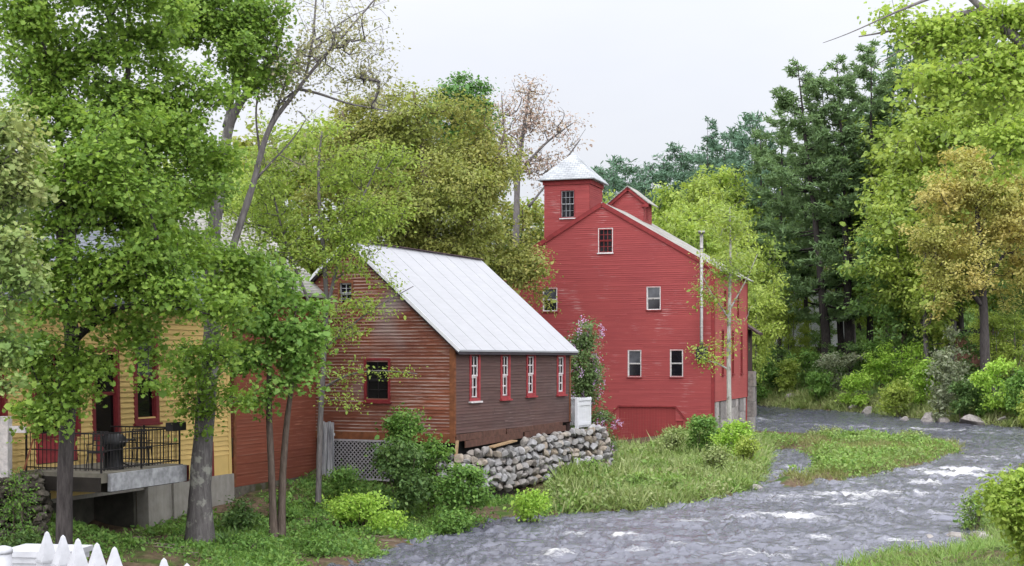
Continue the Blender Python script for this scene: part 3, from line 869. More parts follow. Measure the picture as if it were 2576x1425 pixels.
# corner boards, rake trim, roof
mb = MB()
mb.obox(*FRONT, -.16, .045, .001, .045, -.4, EAVE - .1); mb.obox(*SIDE, .0, .16, .001, .045, 2.98, EAVE - .1); mb.build('corner_board', M['barn_trim'], mill)
mb = MB(); mb.obox(*SIDE, LEN - .16, LEN, .001, .045, 2.98, EAVE - .1); mb.build('corner_board', M['barn_trim'], mill)
pz = (PEAK - EAVE) / (WID / 2)
mb = MB()
for s in (1, -1):
    x0, x1 = PX, PX + s * (WID / 2 + .34)
    for (n0, dz, w) in ((-.05, .015, .26),):
        mb.bar((x0, n0 - .02, PEAK + dz), (x1, n0 - .02, PEAK + dz - pz * (WID / 2 + .34)), .07, w)
mb.build('rake_board', M['barn_trim'], mill)
mb = MB()
OH = .40
for s in (1, -1):
    e = PX + s * (WID / 2 + OH); ze = PEAK + .14 - pz * (WID / 2 + OH)
    P = [(PX, -.085, PEAK + .14), (e, -.085, ze), (e, LEN + .2, ze), (PX, LEN + .2, PEAK + .14)]
    if s < 0: P = P[::-1]
    roof_slab(mb, *P, .05)
mb.build('roof', M['weathered_shingle'], mill)
# tower
TX0, TX1, TY0, TY1, TZ0, TZ1 = -10.42, -7.56, .06, 3.05, 11.0, 16.35
tw = pix_open(BF, 'front', 561.2, 573.8, 190.6, 217.2)
mb = MB()
TF = (np.array([0, TY0, 0.]), FRONT[1], FRONT[2]); TS = (np.array([TX1, 0, 0.]), SIDE[1], SIDE[2])
siding(mb, TF, TZ0 + .6, TZ1, lambda z: (TX0, TX1), .125, .018, [tw], g)
siding(mb, TS, TZ0, TZ1, lambda z: (TY0, TY1), .125, .018, (), g)
mb.face((TX0, TY1, TZ0), (TX0, TY0, TZ0), (TX0, TY0, TZ1), (TX0, TY1, TZ1)); mb.face((TX1, TY1, TZ0), (TX0, TY1, TZ0), (TX0, TY1, TZ1), (TX1, TY1, TZ1))
tower = mb.build('tower', M['barn_red'], mill)
w_ = window(tower, TF, *tw, cas=.06, nc=3, nr=2, frame='barn_trim', sash='grey_wood', sill='white_worn', bars=.016, stile=.03, proud=.03)
mb = MB()
for (x0, x1, y0, y1) in ((TX0 - .08, TX1 + .08, TY0 - .08, TY0 - .02), (TX1 + .02, TX1 + .08, TY0 - .02, TY1 + .08)): mb.box(x0, x1, y0, y1, TZ1 - .28, TZ1 + .02)
mb.build('cornice', M['barn_trim'], tower)
mb = MB(); o_ = .34; ap = ((TX0 + TX1) / 2, (TY0 + TY1) / 2, 18.25); c_ = [(TX0 - o_, TY0 - o_), (TX1 + o_, TY0 - o_), (TX1 + o_, TY1 + o_), (TX0 - o_, TY1 + o_)]
for i in range(4):
    p, q = c_[i], c_[(i + 1) % 4]
    mb.face((*p, TZ1 + .06), (*q, TZ1 + .06), ap); mb.face((*p, TZ1), (*q, TZ1), (*q, TZ1 + .06), (*p, TZ1 + .06))
mb.face(*[(*c, TZ1) for c in c_[::-1]])
mb.build('tower_roof', M['tower_shingle'], tower)
# cupola on the ridge
mb = MB()
CY0, CY1, CW, CE = 6.6, 8.9, 1.02, 15.55
CF = (np.array([0, CY0, 0.]), FRONT[1], FRONT[2]); CS = (np.array([PX + CW, 0, 0.]), SIDE[1], SIDE[2])
CP = 16.62; ck = (CP - CE) / (CW + .3)
siding(mb, CF, 13.6, CP - .08, lambda z: (PX - min(CW, (CP - z) / ck), PX + min(CW, (CP - z) / ck)), .125, .018, (), g)
siding(mb, CS, 13.6, CE + .1, lambda z: (CY0, CY1), .125, .018, (), g)
mb.face((PX - CW, CY1, 13.6), (PX - CW, CY0, 13.6), (PX - CW, CY0, CE + .1), (PX - CW, CY1, CE + .1)); mb.face((PX + CW, CY1, 13.6), (PX - CW, CY1, 13.6), (PX - CW, CY1, CE), (PX, CY1, CP), (PX + CW, CY1, CE))
cup = mb.build('cupola', M['barn_red'], mill)
mb = MB()
for s in (1, -1):
    mb.bar((PX, CY0 - .14, CP - .10), (PX + s * (CW + .36), CY0 - .14, CP - .10 - ck * (CW + .36)), .10, .24)
    x = PX + s * (CW - .10); mb.box(min(x, x + s * .44), max(x, x + s * .44), CY0 - .20, CY0 - .03, CE - .28, CE - .10)
mb.build('pediment_trim', M['barn_trim'], cup)
mb = MB()
for s in (1, -1):
    e = PX + s * (CW + .40); ze = CP + .06 - ck * (CW + .40)
    P = [(PX, CY0 - .26, CP + .06), (e, CY0 - .26, ze), (e, CY1 + .2, ze), (PX, CY1 + .2, CP + .06)]
    roof_slab(mb, *(P if s > 0 else P[::-1]), .07)
mb.build('cupola_roof', M['weathered_shingle'], cup)
mb = MB(); mb.obox(*CS, CY0 + .75, CY0 + 1.25, .001, .03, 14.55, 15.35); mb.build('louvre', M['barn_trim'], cup)
# stone piers under the side, stone block pier at the rear corner, lean-to eave
mb = MB()
for y0, y1 in ((.02, 1.9), (2.6, 5.6), (6.4, 9.0), (9.8, 12.2)):
    z = -.4
    mb = MB()
    while z < 2.9:
        h_ = min(.55 + .5 * g.random(), 2.955 - z)
        if 2.955 - z - h_ < .3: h_ = 2.955 - z
        a = y0 + .10 * g.random(); b = y1 - .12 * g.random(); c = a + (b - a) * (.35 + .3 * g.random())
        mb.box(-.5, -.02 - .06 * g.random(), a, c - .02, z, z + h_ - .02); mb.box(-.5, -.02 - .06 * g.random(), c, b, z, z + h_ - .02); z += h_
    mb.build('stone_pier', M['granite'], mill)
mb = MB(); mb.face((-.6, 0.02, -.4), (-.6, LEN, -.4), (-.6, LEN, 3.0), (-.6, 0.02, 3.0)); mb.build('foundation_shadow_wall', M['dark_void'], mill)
mb = MB()
for i in range(5): mb.box(-.5 + .03 * (i % 2), .42 - .05 * (i % 2), LEN + .05, LEN + 1.2, -.4 + i * 1.02, .6 + i * 1.02)
mb.build('stacked_stone_pier', M['river_rock'], mill)
mb = MB(); roof_slab(mb, (-1.0, LEN + .02, 8.4), (.75, LEN + .02, 7.25), (.75, LEN + 2.0, 7.25), (-1.0, LEN + 2.0, 8.4), .14)
mb.face((0.0, LEN + 2.2, 2.0), (0, LEN + .1, 2.0), (0, LEN + .1, 7.5), (0, LEN + 2.2, 7.5))
mb.build('lean_to', mat_plain('dark_shed_wood', (.06, .035, .03), .3, 3), mill)

# flue pipe standing off the gable
a, zt = BF.hit(701.5, 233.5, 'front', .45); _, zb = BF.hit(701.5, 346.5, 'front', .45)
pr = empty('flue_pipe', BF.world(a, -.45, zb), R(-18.5)); tag(pr, 'tall thin metal flue pipe running up in front of the mill gable', 'flue pipe')
mb = MB(); mb.tube([(0, 0, 0), (0, 0, .3), (0, 0, zt - zb)], .10, 12); mb.build('pipe', M['steel_pipe'], pr)
for k in range(1, 6):
    mb = MB(); mb.tube([(0, 0, k * 1.15 - .03), (0, 0, k * 1.15 + .03)], .112, 12); mb.build('joint_band', M['steel_pipe'], pr)
mb = MB(); mb.tube([(0, 0, zt - zb), (0, 0, zt - zb + .16)], .20, 12); mb.build('cap', M['steel_pipe'], pr)
mb = MB(); mb.box(-.30, .30, -.22, .42, -.75, -.005); mb.build('elbow_box', M['iron'], pr)

# ---- the brown house with the pale metal roof
HB = Frame((-1.971, 48.0), R(-24.5))
house = empty('clapboard_house', (-1.971, 48.0, 0), R(-24.5)); tag(house, 'brown clapboard house with a pale metal roof above the dry stone wall', 'house')
HW, HE, HP, HL, HZ = 8.34, 5.92, 9.56, 10.5, 2.93
hx = -HW / 2; hk = (HP - HE) / (HW / 2)
def hg(z):
    if z <= HE: return -HW, 0.
    k = (z - HE) / hk; return -HW + k, -k
w1 = pix_open(HB, 'front', 366.5, 388.5, 360.5, 399.5)
w0 = pix_open(HB, 'front', 340, 352, 283, 304)
mb = MB(); siding(mb, FRONT, HZ, HP - .05, hg, .118, .026, [w1, w0], g, 4.5)
mb.build('gable_wall', M['brown_gable'], house)
mb = MB(); mb.obox(*FRONT, -HW, 0, -.02, .03, HZ - .32, HZ); mb.build('sill_board', M['brown_trim'], house)
sws = []
for u0, u1, v0, v1 in ((470.6, 478, 355.0, 398.0), (501.5, 508.2, 355.4, 396.0), (527.2, 533.8, 355.9, 393.0), (557.6, 563.6, 356.8, 391.8)):
    sws.append(pix_open(HB, 'side', u0, u1, v0, v1))
mb = MB(); siding(mb, SIDE, HZ, HE, lambda z: (0., HL), .112, .02, sws, g, 3.6)
mb.build('side_wall', M['brown_side'], house)
mb = MB(); mb.face((-HW, HL, 2), (-HW, 0, 2), (-HW, 0, HE), (-HW, HL, HE)); mb.face((0, HL, 2), (-HW, HL, 2), (-HW, HL, HE), (hx, HL, HP), (0, HL, HE))
mb.build('rear_wall', M['brown_side'], house)
window(house, FRONT, *w1, cas=.085, nc=2, nr=2, frame='maroon', sash='iron', up='dark_void', lo='dark_void', sill='maroon')
window(house, FRONT, *w0, cas=.07, nc=2, nr=2, frame='brown_trim', sash='grey_wood', up='glass', lo='glass', bars=.02)
for k, o in enumerate(sws): window(house, SIDE, *o, cas=.12, nc=2, nr=2, frame='red_frame', sash='white_worn', up='glass', lo='glass', sill='red_frame' if k else 'white_worn', bars=.05, stile=.06)
mb = MB(); mb.obox(*FRONT, -.17, .03, .002, .05, HZ - .3, HE - .05); mb.obox(*SIDE, -.0, .05, .002, .04, HZ - .1, HE - .05); mb.build('corner_board', M['brown_trim'], house)
mb = MB(); mb.obox(*SIDE, HL - .12, HL, .002, .04, HZ, HE - .05); mb.build('corner_board', M['brown_trim'], house)
mb = MB()   # loose skirt boards under the river side, each a little askew
for (y0, y1, za, zb_, h_, off) in ((.05, 4.1, HZ - .15, HZ - .11, .24, .0), (.7, 5.6, HZ - .40, HZ - .30, .24, .03), (4.2, 9.6, HZ - .12, HZ - .06, .2, .0), (5.8, 9.9, HZ - .33, HZ - .24, .22, .02)):
    mb.bar((.03 + off, y0, za), (.03 + off, y1, zb_), .04, h_)
mb.build('skirt_board', M['skirt_board'], house)
mb = MB(); mb.bar((.26, 2.3, HZ - .58), (.30, 4.3, HZ - .45), .26, .05, up=(0, 0, 1)); mb.build('loose_plank', M['raw_plank'], house)
mb = MB(); mb.bar((.1, -.2, 1.6), (.06, .1, 2.7), .09, .09); mb.build('prop_timber', M['raw_plank'], house)
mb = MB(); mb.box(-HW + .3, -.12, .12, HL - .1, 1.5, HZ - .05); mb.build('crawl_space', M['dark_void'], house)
OHS, OHF = .30, .22
mb = MB()
for s in (1, -1):
    e = hx + s * (HW / 2 + OHS); ze = HP + .16 - hk * (HW / 2 + OHS)
    P = [(hx, -OHF, HP + .16), (e, -OHF, ze), (e, HL + OHF, ze), (hx, HL + OHF, HP + .16)]
    roof_slab(mb, *(P if s > 0 else P[::-1]), .06)
roof = mb.build('roof', M['metal_roof'], house)
mb = MB()
for s in (1, -1):
    e = hx + s * (HW / 2 + OHS - .03); ze = HP + .09 - hk * (HW / 2 + OHS - .03)
    P = [(hx, -OHF + .03, HP + .09), (e, -OHF + .03, ze), (e, HL + OHF - .03, ze), (hx, HL + OHF - .03, HP + .09)]
    roof_slab(mb, *(P if s > 0 else P[::-1]), .12)
mb.build('soffit', mat_plain('dark_soffit', (.05, .04, .045), .2, 3), roof)
mb = MB()
for s in (1, -1):
    e = hx + s * (HW / 2 + OHS + .01); ze = HP + .15 - hk * (HW / 2 + OHS + .01)
    mb.bar((hx, -OHF - .012, HP + .13), (e, -OHF - .012, ze - .02), .02, .11)
mb.build('rake_flashing', M['white_paint'], roof)
mb = MB()
yy = .35
while yy < HL:
    for s_ in (1, -1):
        e = hx + s_ * (HW / 2 + OHS); ze = HP + .16 - hk * (HW / 2 + OHS)
        mb.bar((hx + s_ * .1, yy, HP + .166 - hk * .1), (e, yy, ze + .006), .012, .008)
    yy += 1.16
mb.build('standing_seams', M['metal_roof'], roof)
mb = MB(); mb.bar((hx, -OHF - .03, HP + .175), (hx, HL + OHF + .03, HP + .175), .24, .03); mb.build('ridge_cap', mat_plain('ridge_cap', (.10, .06, .07), .2, 3), roof)
# lattice under the gable
a0, _ = HB.hit(334, 450); a1, _ = HB.hit(404, 450)
lt = empty('lattice_panel', HB.world((a0 + a1) / 2, -.06, 1.3), R(-24.5)); tag(lt, 'grey diagonal lattice panel closing the space under the brown gable', 'lattice')
mb = MB(); wd = a1 - a0; hh = 1.32; sp = .155
k = -hh
while k < wd:
    for sg in (1, -1):
        x0, x1 = k, k + hh; z0_, z1_ = 0, hh
        if x0 < 0: z0_ = -x0; x0 = 0
        if x1 > wd: z1_ = hh - (x1 - wd); x1 = wd
        if x1 > x0:
            if sg < 0: p, q = (wd - x0, z0_), (wd - x1, z1_)
            else: p, q = (x0, z0_), (x1, z1_)
            mb.bar((p[0] - wd / 2, -.012 * sg, p[1]), (q[0] - wd / 2, -.012 * sg, q[1]), .008, .034, up=(0, 1, 0)) if False else mb.bar((p[0] - wd / 2, -.012 * sg, p[1]), (q[0] - wd / 2, -.012 * sg, q[1]), .010, .036)
    k += sp
mb.build('slats', M['lattice'], lt)
mb = MB()
for z in (-.04, hh + .0): mb.bar((-wd / 2, -.03, z), (wd / 2, -.03, z), .03, .07)
mb.build('rail', M['lattice'], lt)

# ---- yellow house on its concrete foundation, and the red shed joined to it
YA = math.atan2(.936, .352) - math.pi / 2       # its Y runs along the visible wall, away from the bridge
YF = Frame((-9.0, 45.0), YA)
yel = empty('yellow_house', (-9.0, 45.0, 0), YA, 0, R(-1.6)); tag(yel, 'yellow clapboard house with dark red window frames on a concrete foundation', 'house')
YZ = 1.82; YE = 7.3
yo = {'win': pix_open(YF, 'side', 140.0, 158.5, 336, 418.5), 'door': pix_open(YF, 'side', 98, 120, 352, 464), 'french': pix_open(YF, 'side', 38, 80, 352, 462), 'far': pix_open(YF, 'side', -14, 7, 352, 466), 'win2': pix_open(YF, 'side', 205, 218, 336, 410)}
del yo['win2']
mb = MB(); siding(mb, SIDE, YZ + .62, YE, lambda z: (-13.5, 0.), .15, .036, list(yo.values()), g, 5.)
mb.build('side_wall', M['yellow'], yel)
mb = MB(); mb.obox(*SIDE, -13.5, 0, -.05, .012, YZ, YZ + .62); mb.build('skirt_panel', M['yellow_skirt'], yel)
mb = MB(); mb.face((-7, 0, 0), (0, 0, 0), (0, 0, YE), (-3.5, 0, YE + 3.0), (-7, 0, YE)); mb.build('end_wall', M['yellow'], yel); mb = MB(); siding(mb, (np.array([0, -13.5, 0.]), FRONT[1], FRONT[2]), YZ, YE + 2.98, lambda z: (-7., 0.) if z <= YE else (-7 + (z - YE) * 3.5 / 3.0, -(z - YE) * 3.5 / 3.0), .15, .03, (), g, 5.); mb.build('end_wall', M['yellow_end'], yel)
mb = MB()
for s in (1, -1):
    P = [(-3.5, -13.9, YE + 3.1), (-3.5 + s * 3.95, -13.9, YE - .2), (-3.5 + s * 3.95, .25, YE - .2), (-3.5, .25, YE + 3.1)]
    roof_slab(mb, *(P if s > 0 else P[::-1]), .14)
mb.build('roof', M['grey_shingle'], yel)
window(yel, SIDE, *yo['win'], cas=.15, nc=1, nr=1, frame='maroon', sash='maroon', up='glass_pale', lo='glass', sill='maroon')
def door(o, panel):
    a0, a1, z0, z1 = o
    w = window(yel, SIDE, a0, a1, z0 + panel, z1, cas=.12, nc=1 if a1 - a0 < 1.6 else 2, nr=1, frame='maroon', sash='maroon', up='glass', lo='glass', name='door')
    mb = MB(); mb.obox(*SIDE, a0, a1, -.08, -.005, z0, z0 + panel - .13); mb.build('door_panel', M['red_frame'], w)
    return w
door(yo['door'], .8); door(yo['french'], .75); door(yo['far'], .5)
mb = MB(); mb.obox(*SIDE, -.14, .03, .013, .035, YZ, YE); mb.build('corner_board', M['yellow_skirt'], yel)
for u, v, w_, h_ in ((150, 478.6, 1.0, .22), (212.3, 459.5, .28, 1.1)):
    a, z = YF.hit(u, v, 'side'); mb = MB(); mb.obox(*SIDE, a - w_ / 2, a + w_ / 2, .014, .04, z - h_ / 2, z + h_ / 2); mb.build('basement_hatch', M['maroon'], yel)
mb = MB()
mb.obox(*SIDE, -4.6, 0.04, -.3, .10, -.3, YZ)
mb.obox(*SIDE, -13.5, -4.61, -1.69, -.02, YZ - .12, YZ - .01)
for a in (-3.3,): mb.obox(*SIDE, a - .12, a + .12, .101, .17, -.3, YZ - .02)
mb.box(-7, 0.0, .0, .12, -.3, YZ)
mb.build('foundation', M['concrete'], yel)
mb = MB(); mb.obox(*SIDE, -13.5, -4.6, -2.0, -1.7, -.3, YZ - .13); mb.box(-1.69, -.31, -4.75, -4.61, -.3, YZ - .13); mb.build('recess_wall', mat_plain('shade_painted_concrete', (.075, .07, .055), .4, 2, .9), yel)  # shade of the recess under the deck is painted into this darker concrete colour

shed = empty('red_shed', YF.world(0, 0, 0), YA); tag(shed, 'red stained shed wing between the yellow house and the brown house', 'shed')
mb = MB(); SE = 8.1
siding(mb, (np.array([-.05, 0, 0]), SIDE[1], SIDE[2]), 2.35, SE, lambda z: (.12, 5.85), .118, .02, (), g, 5.)
mb.build('wall', M['shed_red'], shed)
mb = MB(); mb.obox(np.array([-.05, 0, 0]), SIDE[1], SIDE[2], .12, 5.85, -.04, .016, 1.36, 1.72); mb.obox(np.array([-.05, 0, 0]), SIDE[1], SIDE[2], .12, 5.85, -.04, .012, 1.73, 2.06); mb.obox(np.array([-.05, 0, 0]), SIDE[1], SIDE[2], .12, 5.85, -.04, .016, 2.07, 2.34)
mb.build('skirt_panel', M['shed_red'], shed)
mb = MB(); mb.obox(np.array([-.05, 0, 0]), SIDE[1], SIDE[2], .13, .27, .017, .05, 1.4, SE); mb.build('corner_board', M['brown_trim'], shed)
mb = MB(); mb.face((-.05, 5.85, 1), (-6, 5.85, 1), (-6, 5.85, SE), (-3, 5.85, SE + 2.6), (-.05, 5.85, SE)); mb.build('end_wall', M['shed_red'], shed)
mb = MB(); roof_slab(mb, (-3.0, -.2, SE + 2.6), (.4, -.2, SE - .3), (.4, 6.1, SE - .3), (-3.0, 6.1, SE + 2.6), .12); roof_slab(mb, (-6.3, -.2, SE - .3), (-3.0, -.2, SE + 2.6), (-3.0, 6.1, SE + 2.6), (-6.3, 6.1, SE - .3), .12)
mb.build('roof', M['weathered_shingle'], shed)
mb = MB(); mb.box(-.6, -.02, .12, 5.85, .4, 1.355); mb.build('foundation', M['ledge'], shed)

# ---- deck in front of the yellow house
K = YF.world(2.5, -9.73)
DA = YA
deck = empty('concrete_deck', (K[0], K[1], 2.25), DA); tag(deck, 'small concrete balcony slab before the yellow house wall', 'deck')
DL = 3.25
mb = MB(); mb.box(-2.5 + .02, 0, -.3, DL, .16, .40); mb.build('slab', mat_plain('deck_top', (.17, .155, .12), .3, 3, .9), deck)
mb = MB(); mb.box(.005, .12, -.05, DL, -.06, .38); mb.build('edge_beam', M['deck_edge'], deck)
mb = MB(); mb.box(-2.48, .0, -.36, -.305, -.06, .30); mb.box(-2.4, -.05, .1, DL - .1, -.1, .155); mb.build('joist', M['soil_dark'], deck)
mb = MB(); mb.box(-.5, .10, DL + .003, DL + .14, -.08, .36); mb.build('end_block', M['maroon'], deck)
DZ = .405
# railing
rail = empty('iron_railing', (K[0], K[1], 2.25 + DZ), DA); tag(rail, 'thin black iron railing round the concrete balcony', 'railing')
runs = [((-2.35, -.22), (-.06, -.22)), ((-.06, -.22), (-.06, DL - .08)), ((-.06, DL - .08), (-2.3, DL - .08))]
mb = MB()
for p, q in runs:
    for z in (.98, .55, .10): mb.bar((*p, z), (*q, z), .026, .026 if z < .9 else .04)
mb.build('rail', M['iron'], rail)
mb = MB()
for p, q in runs:
    n = int(round(math.dist(p, q) / .125))
    for i in range(1, n):
        t = i / n; x, y = p[0] + (q[0] - p[0]) * t, p[1] + (q[1] - p[1]) * t
        mb.bar((x, y, .05), (x, y, .965), .014, .014)
mb.build('bars', M['iron'], rail)
for x, y in ((-2.35, -.22), (-.06, -.22), (-.06, 1.45), (-.06, DL - .08), (-1.2, DL - .08)):
    mb = MB(); mb.bar((x, y, -.02), (x, y, 1.04), .04, .04); mb.build('post', M['iron'], rail)
def on_deck(x, y, z=0.): 
    c, s = math.cos(DA), math.sin(DA); return (K[0] + c * x - s * y, K[1] + s * x + c * y, 2.25 + DZ + z)
# planter box on the rail
p_ = empty('planter_box', on_deck(.02, DL - .55, .93), DA); tag(p_, 'dark planter box hung on the balcony railing', 'planter')
mb = MB()
for (x0, x1, y0, y1) in ((.005, .03, -.3, .3), (.22, .245, -.3, .3), (.031, .219, -.3, -.275), (.031, .219, .275, .3)): mb.box(x0, x1, y0, y1, 0, .22)
mb.box(.031, .219, -.274, .274, .0, .02); mb.build('box', M['iron'], p_)
mb = MB(); mb.box(.032, .218, -.273, .273, .021, .19); mb.build('soil', M['soil_dark'], p_)
# chairs
def chair(x, y, rz, label):
    r = empty('patio_chair', on_deck(x, y, .0), DA + rz); tag(r, label, 'chair', 'black patio chairs on the balcony')
    mb = MB(); mb.box(-.21, .21, -.2, .2, .44, .475)
    mb.build('seat', M['iron'], r)
    for sx in (-1, 1):
        for sy in (-1, 1):
            mb = MB(); mb.bar((sx * .19, sy * .18, .44), (sx * .23, sy * .23, 0), .026); mb.build('leg', M['iron'], r)
    mb = MB()
    for sx in (-1, 1): mb.bar((sx * .19, .19, .44), (sx * .18, .27, .98), .026)
    for z in (.62, .74, .86, .97): mb.bar((-.18, .19 + .08 * (z - .44) / .54, z), (.18, .19 + .08 * (z - .44) / .54, z), .022)
    for k in (-.1, 0, .1): mb.bar((k, .20, .48), (k, .27, .97), .014)
    mb.build('backrest', M['iron'], r)
    mb = MB()
    for sx in (-1, 1): mb.bar((sx * .22, -.18, .66), (sx * .21, .23, .66), .024); mb.bar((sx * .22, -.18, .66), (sx * .2, -.18, .46), .02)
    mb.build('armrest', M['iron'], r)
chair(-.75, 2.45, R(200), 'black slatted patio chair nearest the planter box'); chair(-.75, .55, R(20), 'black slatted patio chair between the grill and the tree trunk')
t_ = empty('patio_table', on_deck(-.9, 1.75), DA); tag(t_, 'small round black patio table on the balcony', 'table')
mb = MB(); mb.tube([(0, 0, .70), (0, 0, .73)], .36, 20); mb.build('table_top', M['iron'], t_)
mb = MB(); mb.tube([(0, 0, .03), (0, 0, .70)], .035, 8); mb.build('pedestal', M['iron'], t_)
mb = MB()
for k in range(4): a = k * math.pi / 2; mb.bar((0, 0, .12), (.3 * math.cos(a), .3 * math.sin(a), .015), .03)
mb.build('foot', M['iron'], t_)
# covered grill
gr = empty('covered_grill', on_deck(-.6, 1.0), DA); gr.scale = (.84, .84, .9); tag(gr, 'barbecue grill under a black cover by the balcony railing', 'grill')
mb = MB(); prof = [(.0, .30, .22), (.10, .29, .21), (.60, .25, .19), (.70, .37, .25), (.80, .39, .26), (.92, .36, .23), (1.0, .28, .15), (1.03, .12, .06)]
n = 20; ring = []
for z, rx, ry in prof:
    ring.append([(rx * np.sign(math.cos(a)) * abs(math.cos(a)) ** .5 + .012 * math.sin(7 * a + z * 5), ry * np.sign(math.sin(a)) * abs(math.sin(a)) ** .5 + .012 * math.cos(5 * a), z) for a in np.linspace(0, 2 * math.pi, n, endpoint=False)])
V = [p for r_ in ring for p in r_]
Fc = [[i * n + j, i * n + (j + 1) % n, (i + 1) * n + (j + 1) % n, (i + 1) * n + j] for i in range(len(prof) - 1) for j in range(n)] + [[(len(prof) - 1) * n + j for j in range(n)]]
mb.add(V, Fc, True); mb.build('cover', M['cover_black'], gr)
mb = MB(); mb.bar((.37, -.2, .80), (.37, .2, .80), .03); mb.build('handle', M['steel_pipe'], gr)

# ------------------------------------------------------------------ walls, fences, gate
g = np.random.default_rng(5)
def dry_wall(name, label, path, zb, zt, size, mat, back=.35, depth=.5):
    """path: plan points; stones laid in rough courses on its outer face and its top"""
    path = np.array(path, float); seg = np.linalg.norm(np.diff(path, axis=0), axis=1); t = np.concatenate([[0], np.cumsum(seg)])
    root = empty(name, (path[0][0], path[0][1], zb(0))); tag(root, label, 'stone wall')
    base = np.array(root.location)
    mb = MB()
    pos = lambda s: np.array([np.interp(s, t, path[:, 0]), np.interp(s, t, path[:, 1])])
    s = 0.
    row = 0; z_done = 0
    total = t[-1]
    hmax = max(zt(x) - zb(x) for x in np.linspace(0, total, 20))
    nrow = int(hmax / (size * .70)) + 1
    for layer in range(2):
        for row in range(nrow + (1 if layer == 0 else 0)):
            s = -.2 + g.random() * .4
            while s < total:
                w = size * (.6 + .9 * g.random()); h = size * (.62 + .35 * g.random())
                sc = min(s + w / 2, total)
                z0, z1 = zb(sc), zt(sc)
                z = z0 + (row + .4) * size * .70
                if z < z1 - .05:
                    p = pos(sc); p2 = pos(min(sc + .1, total)); p1 = pos(max(sc - .1, 0)); tn = unit(p2 - p1); nr = np.array([tn[1], -tn[0]])
                    lean = (z - z0) * .16
                    off = -lean - (.0 if layer == 0 else size * .75) + g.normal() * .05
                    V = rock_verts(g, (w * .58, size * .5 * (.8 + .5 * g.random()), h * .60))
                    V = rot_any(V, g, .30)
                    V = rotz(V, math.atan2(tn[1], tn[0]))
                    c = np.array([p[0] + nr[0] * off, p[1] + nr[1] * off, z + g.normal() * .04])
                    mb.add(V + c - base, ICO2[1])
                s += w * .92
    mb.build('stones', mat, root)
    # dark earth core behind the stones
    mb = MB(); m = 24
    for i in range(m):
        a, b = total * i / m, total * (i + 1) / m
        pa, pb = pos(a), pos(b)
        tn = unit(pb - pa); nr = np.array([tn[1], -tn[0]])
        q = [np.array([*(pa - nr * .30), zb(a) - .3]), np.array([*(pb - nr * .30), zb(b) - .3]), np.array([*(pb - nr * .62), zt(b) - .2]), np.array([*(pa - nr * .62), zt(a) - .2])]
        mb.face(*[x - base for x in q])
        mb.face(*[x - base for x in (q[3], q[2], np.array([*(pb - nr * 1.6), zt(b) - .22]), np.array([*(pa - nr * 1.6), zt(a) - .22]))])
    mb.build('earth_core', M['soil_dark'], root)
    return root
pth = [HB.world(*p)[:2] for p in [(-.6, -.45), (.55, -.1), (.75, 2.5), (.85, 5.5), (1.0, 8.5), (1.35, 10.6), (1.3, 11.8), (.6, 12.7), (-.6, 13.2)]]
tot = sum(np.linalg.norm(np.diff(np.array(pth), axis=0), axis=1))
dry_wall('dry_stone_wall', 'dry stone retaining wall of grey and tan boulders under the brown house', pth,
         lambda s: np.interp(s / tot, [0, .25, .6, 1], [1.2, .85, .95, 1.2]), lambda s: np.interp(s / tot, [0, .12, .35, .6, .75, .9, 1], [2.22, 2.28, 2.42, 2.60, 2.74, 2.58, 2.25]), .40, M['stone'])
pth2 = [at(u, 500, d)[:2] for u, d in ((-60, 33.0), (-20, 33.4), (20, 34.0), (46, 34.4), (54, 35.4), (57, 36.5))]
tot2 = sum(np.linalg.norm(np.diff(np.array(pth2), axis=0), axis=1))
dry_wall('mossy_stone_wall', 'rough mossy rubble bank wall beside the balcony', pth2, lambda s: .45, lambda s: 2.62, .26, M['ledge'])

# white fence with a curved corner behind the brown house
wf = empty('white_board_fence', HB.world(.3, 10.7, 2.6), HB.rz); tag(wf, 'short white board fence with a rounded corner on top of the dry stone wall', 'fence')
fp = [(.0, -.12), (.0, .4), (.0, .9), (.0, 1.3), (-.08, 1.56), (-.34, 1.74), (-.8, 1.8), (-1.5, 1.8)]
frs = resample(np.array([(x, y, 0, 0) for x, y in fp]), .115)[:, :2]
mb = MB()
for a, b in zip(frs[:-1], frs[1:]):
    m = a + (b - a) * .80; mb.bar((*((a + m) / 2), .12), (*((a + m) / 2), 1.18), np.linalg.norm(m - a), .025, up=(*(b - a), 0)) if False else mb.obox(np.array([*a, 0]), np.array([*unit(b - a), 0]), np.array([unit(b - a)[1], -unit(b - a)[0], 0]), 0, np.linalg.norm(m - a), -.012, .012, .08, 1.16)
mb.build('boards', M['white_paint'], wf)
mb = MB()
for a, b in zip(frs[:-1], frs[1:]):
    t = np.array([*unit(b - a), 0]); n_ = np.array([t[1], -t[0], 0]); l = np.linalg.norm(b - a) + .01
    mb.obox(np.array([*a, 0]), t, n_, 0, l, -.075, .075, 1.18, 1.27); mb.obox(np.array([*a, 0]), t, n_, 0, l, .013, .05, .98, 1.10); mb.obox(np.array([*a, 0]), t, n_, 0, l, .013, .05, .16, .28)
mb.build('rail', M['white_paint'], wf)
for i in (0, len(frs) // 2, len(frs) - 1):
    x, y = frs[i]; mb = MB(); mb.box(x - .06, x + .06, y - .14, y - .02, -.1, 1.30); mb.build('post', M['white_paint'], wf)

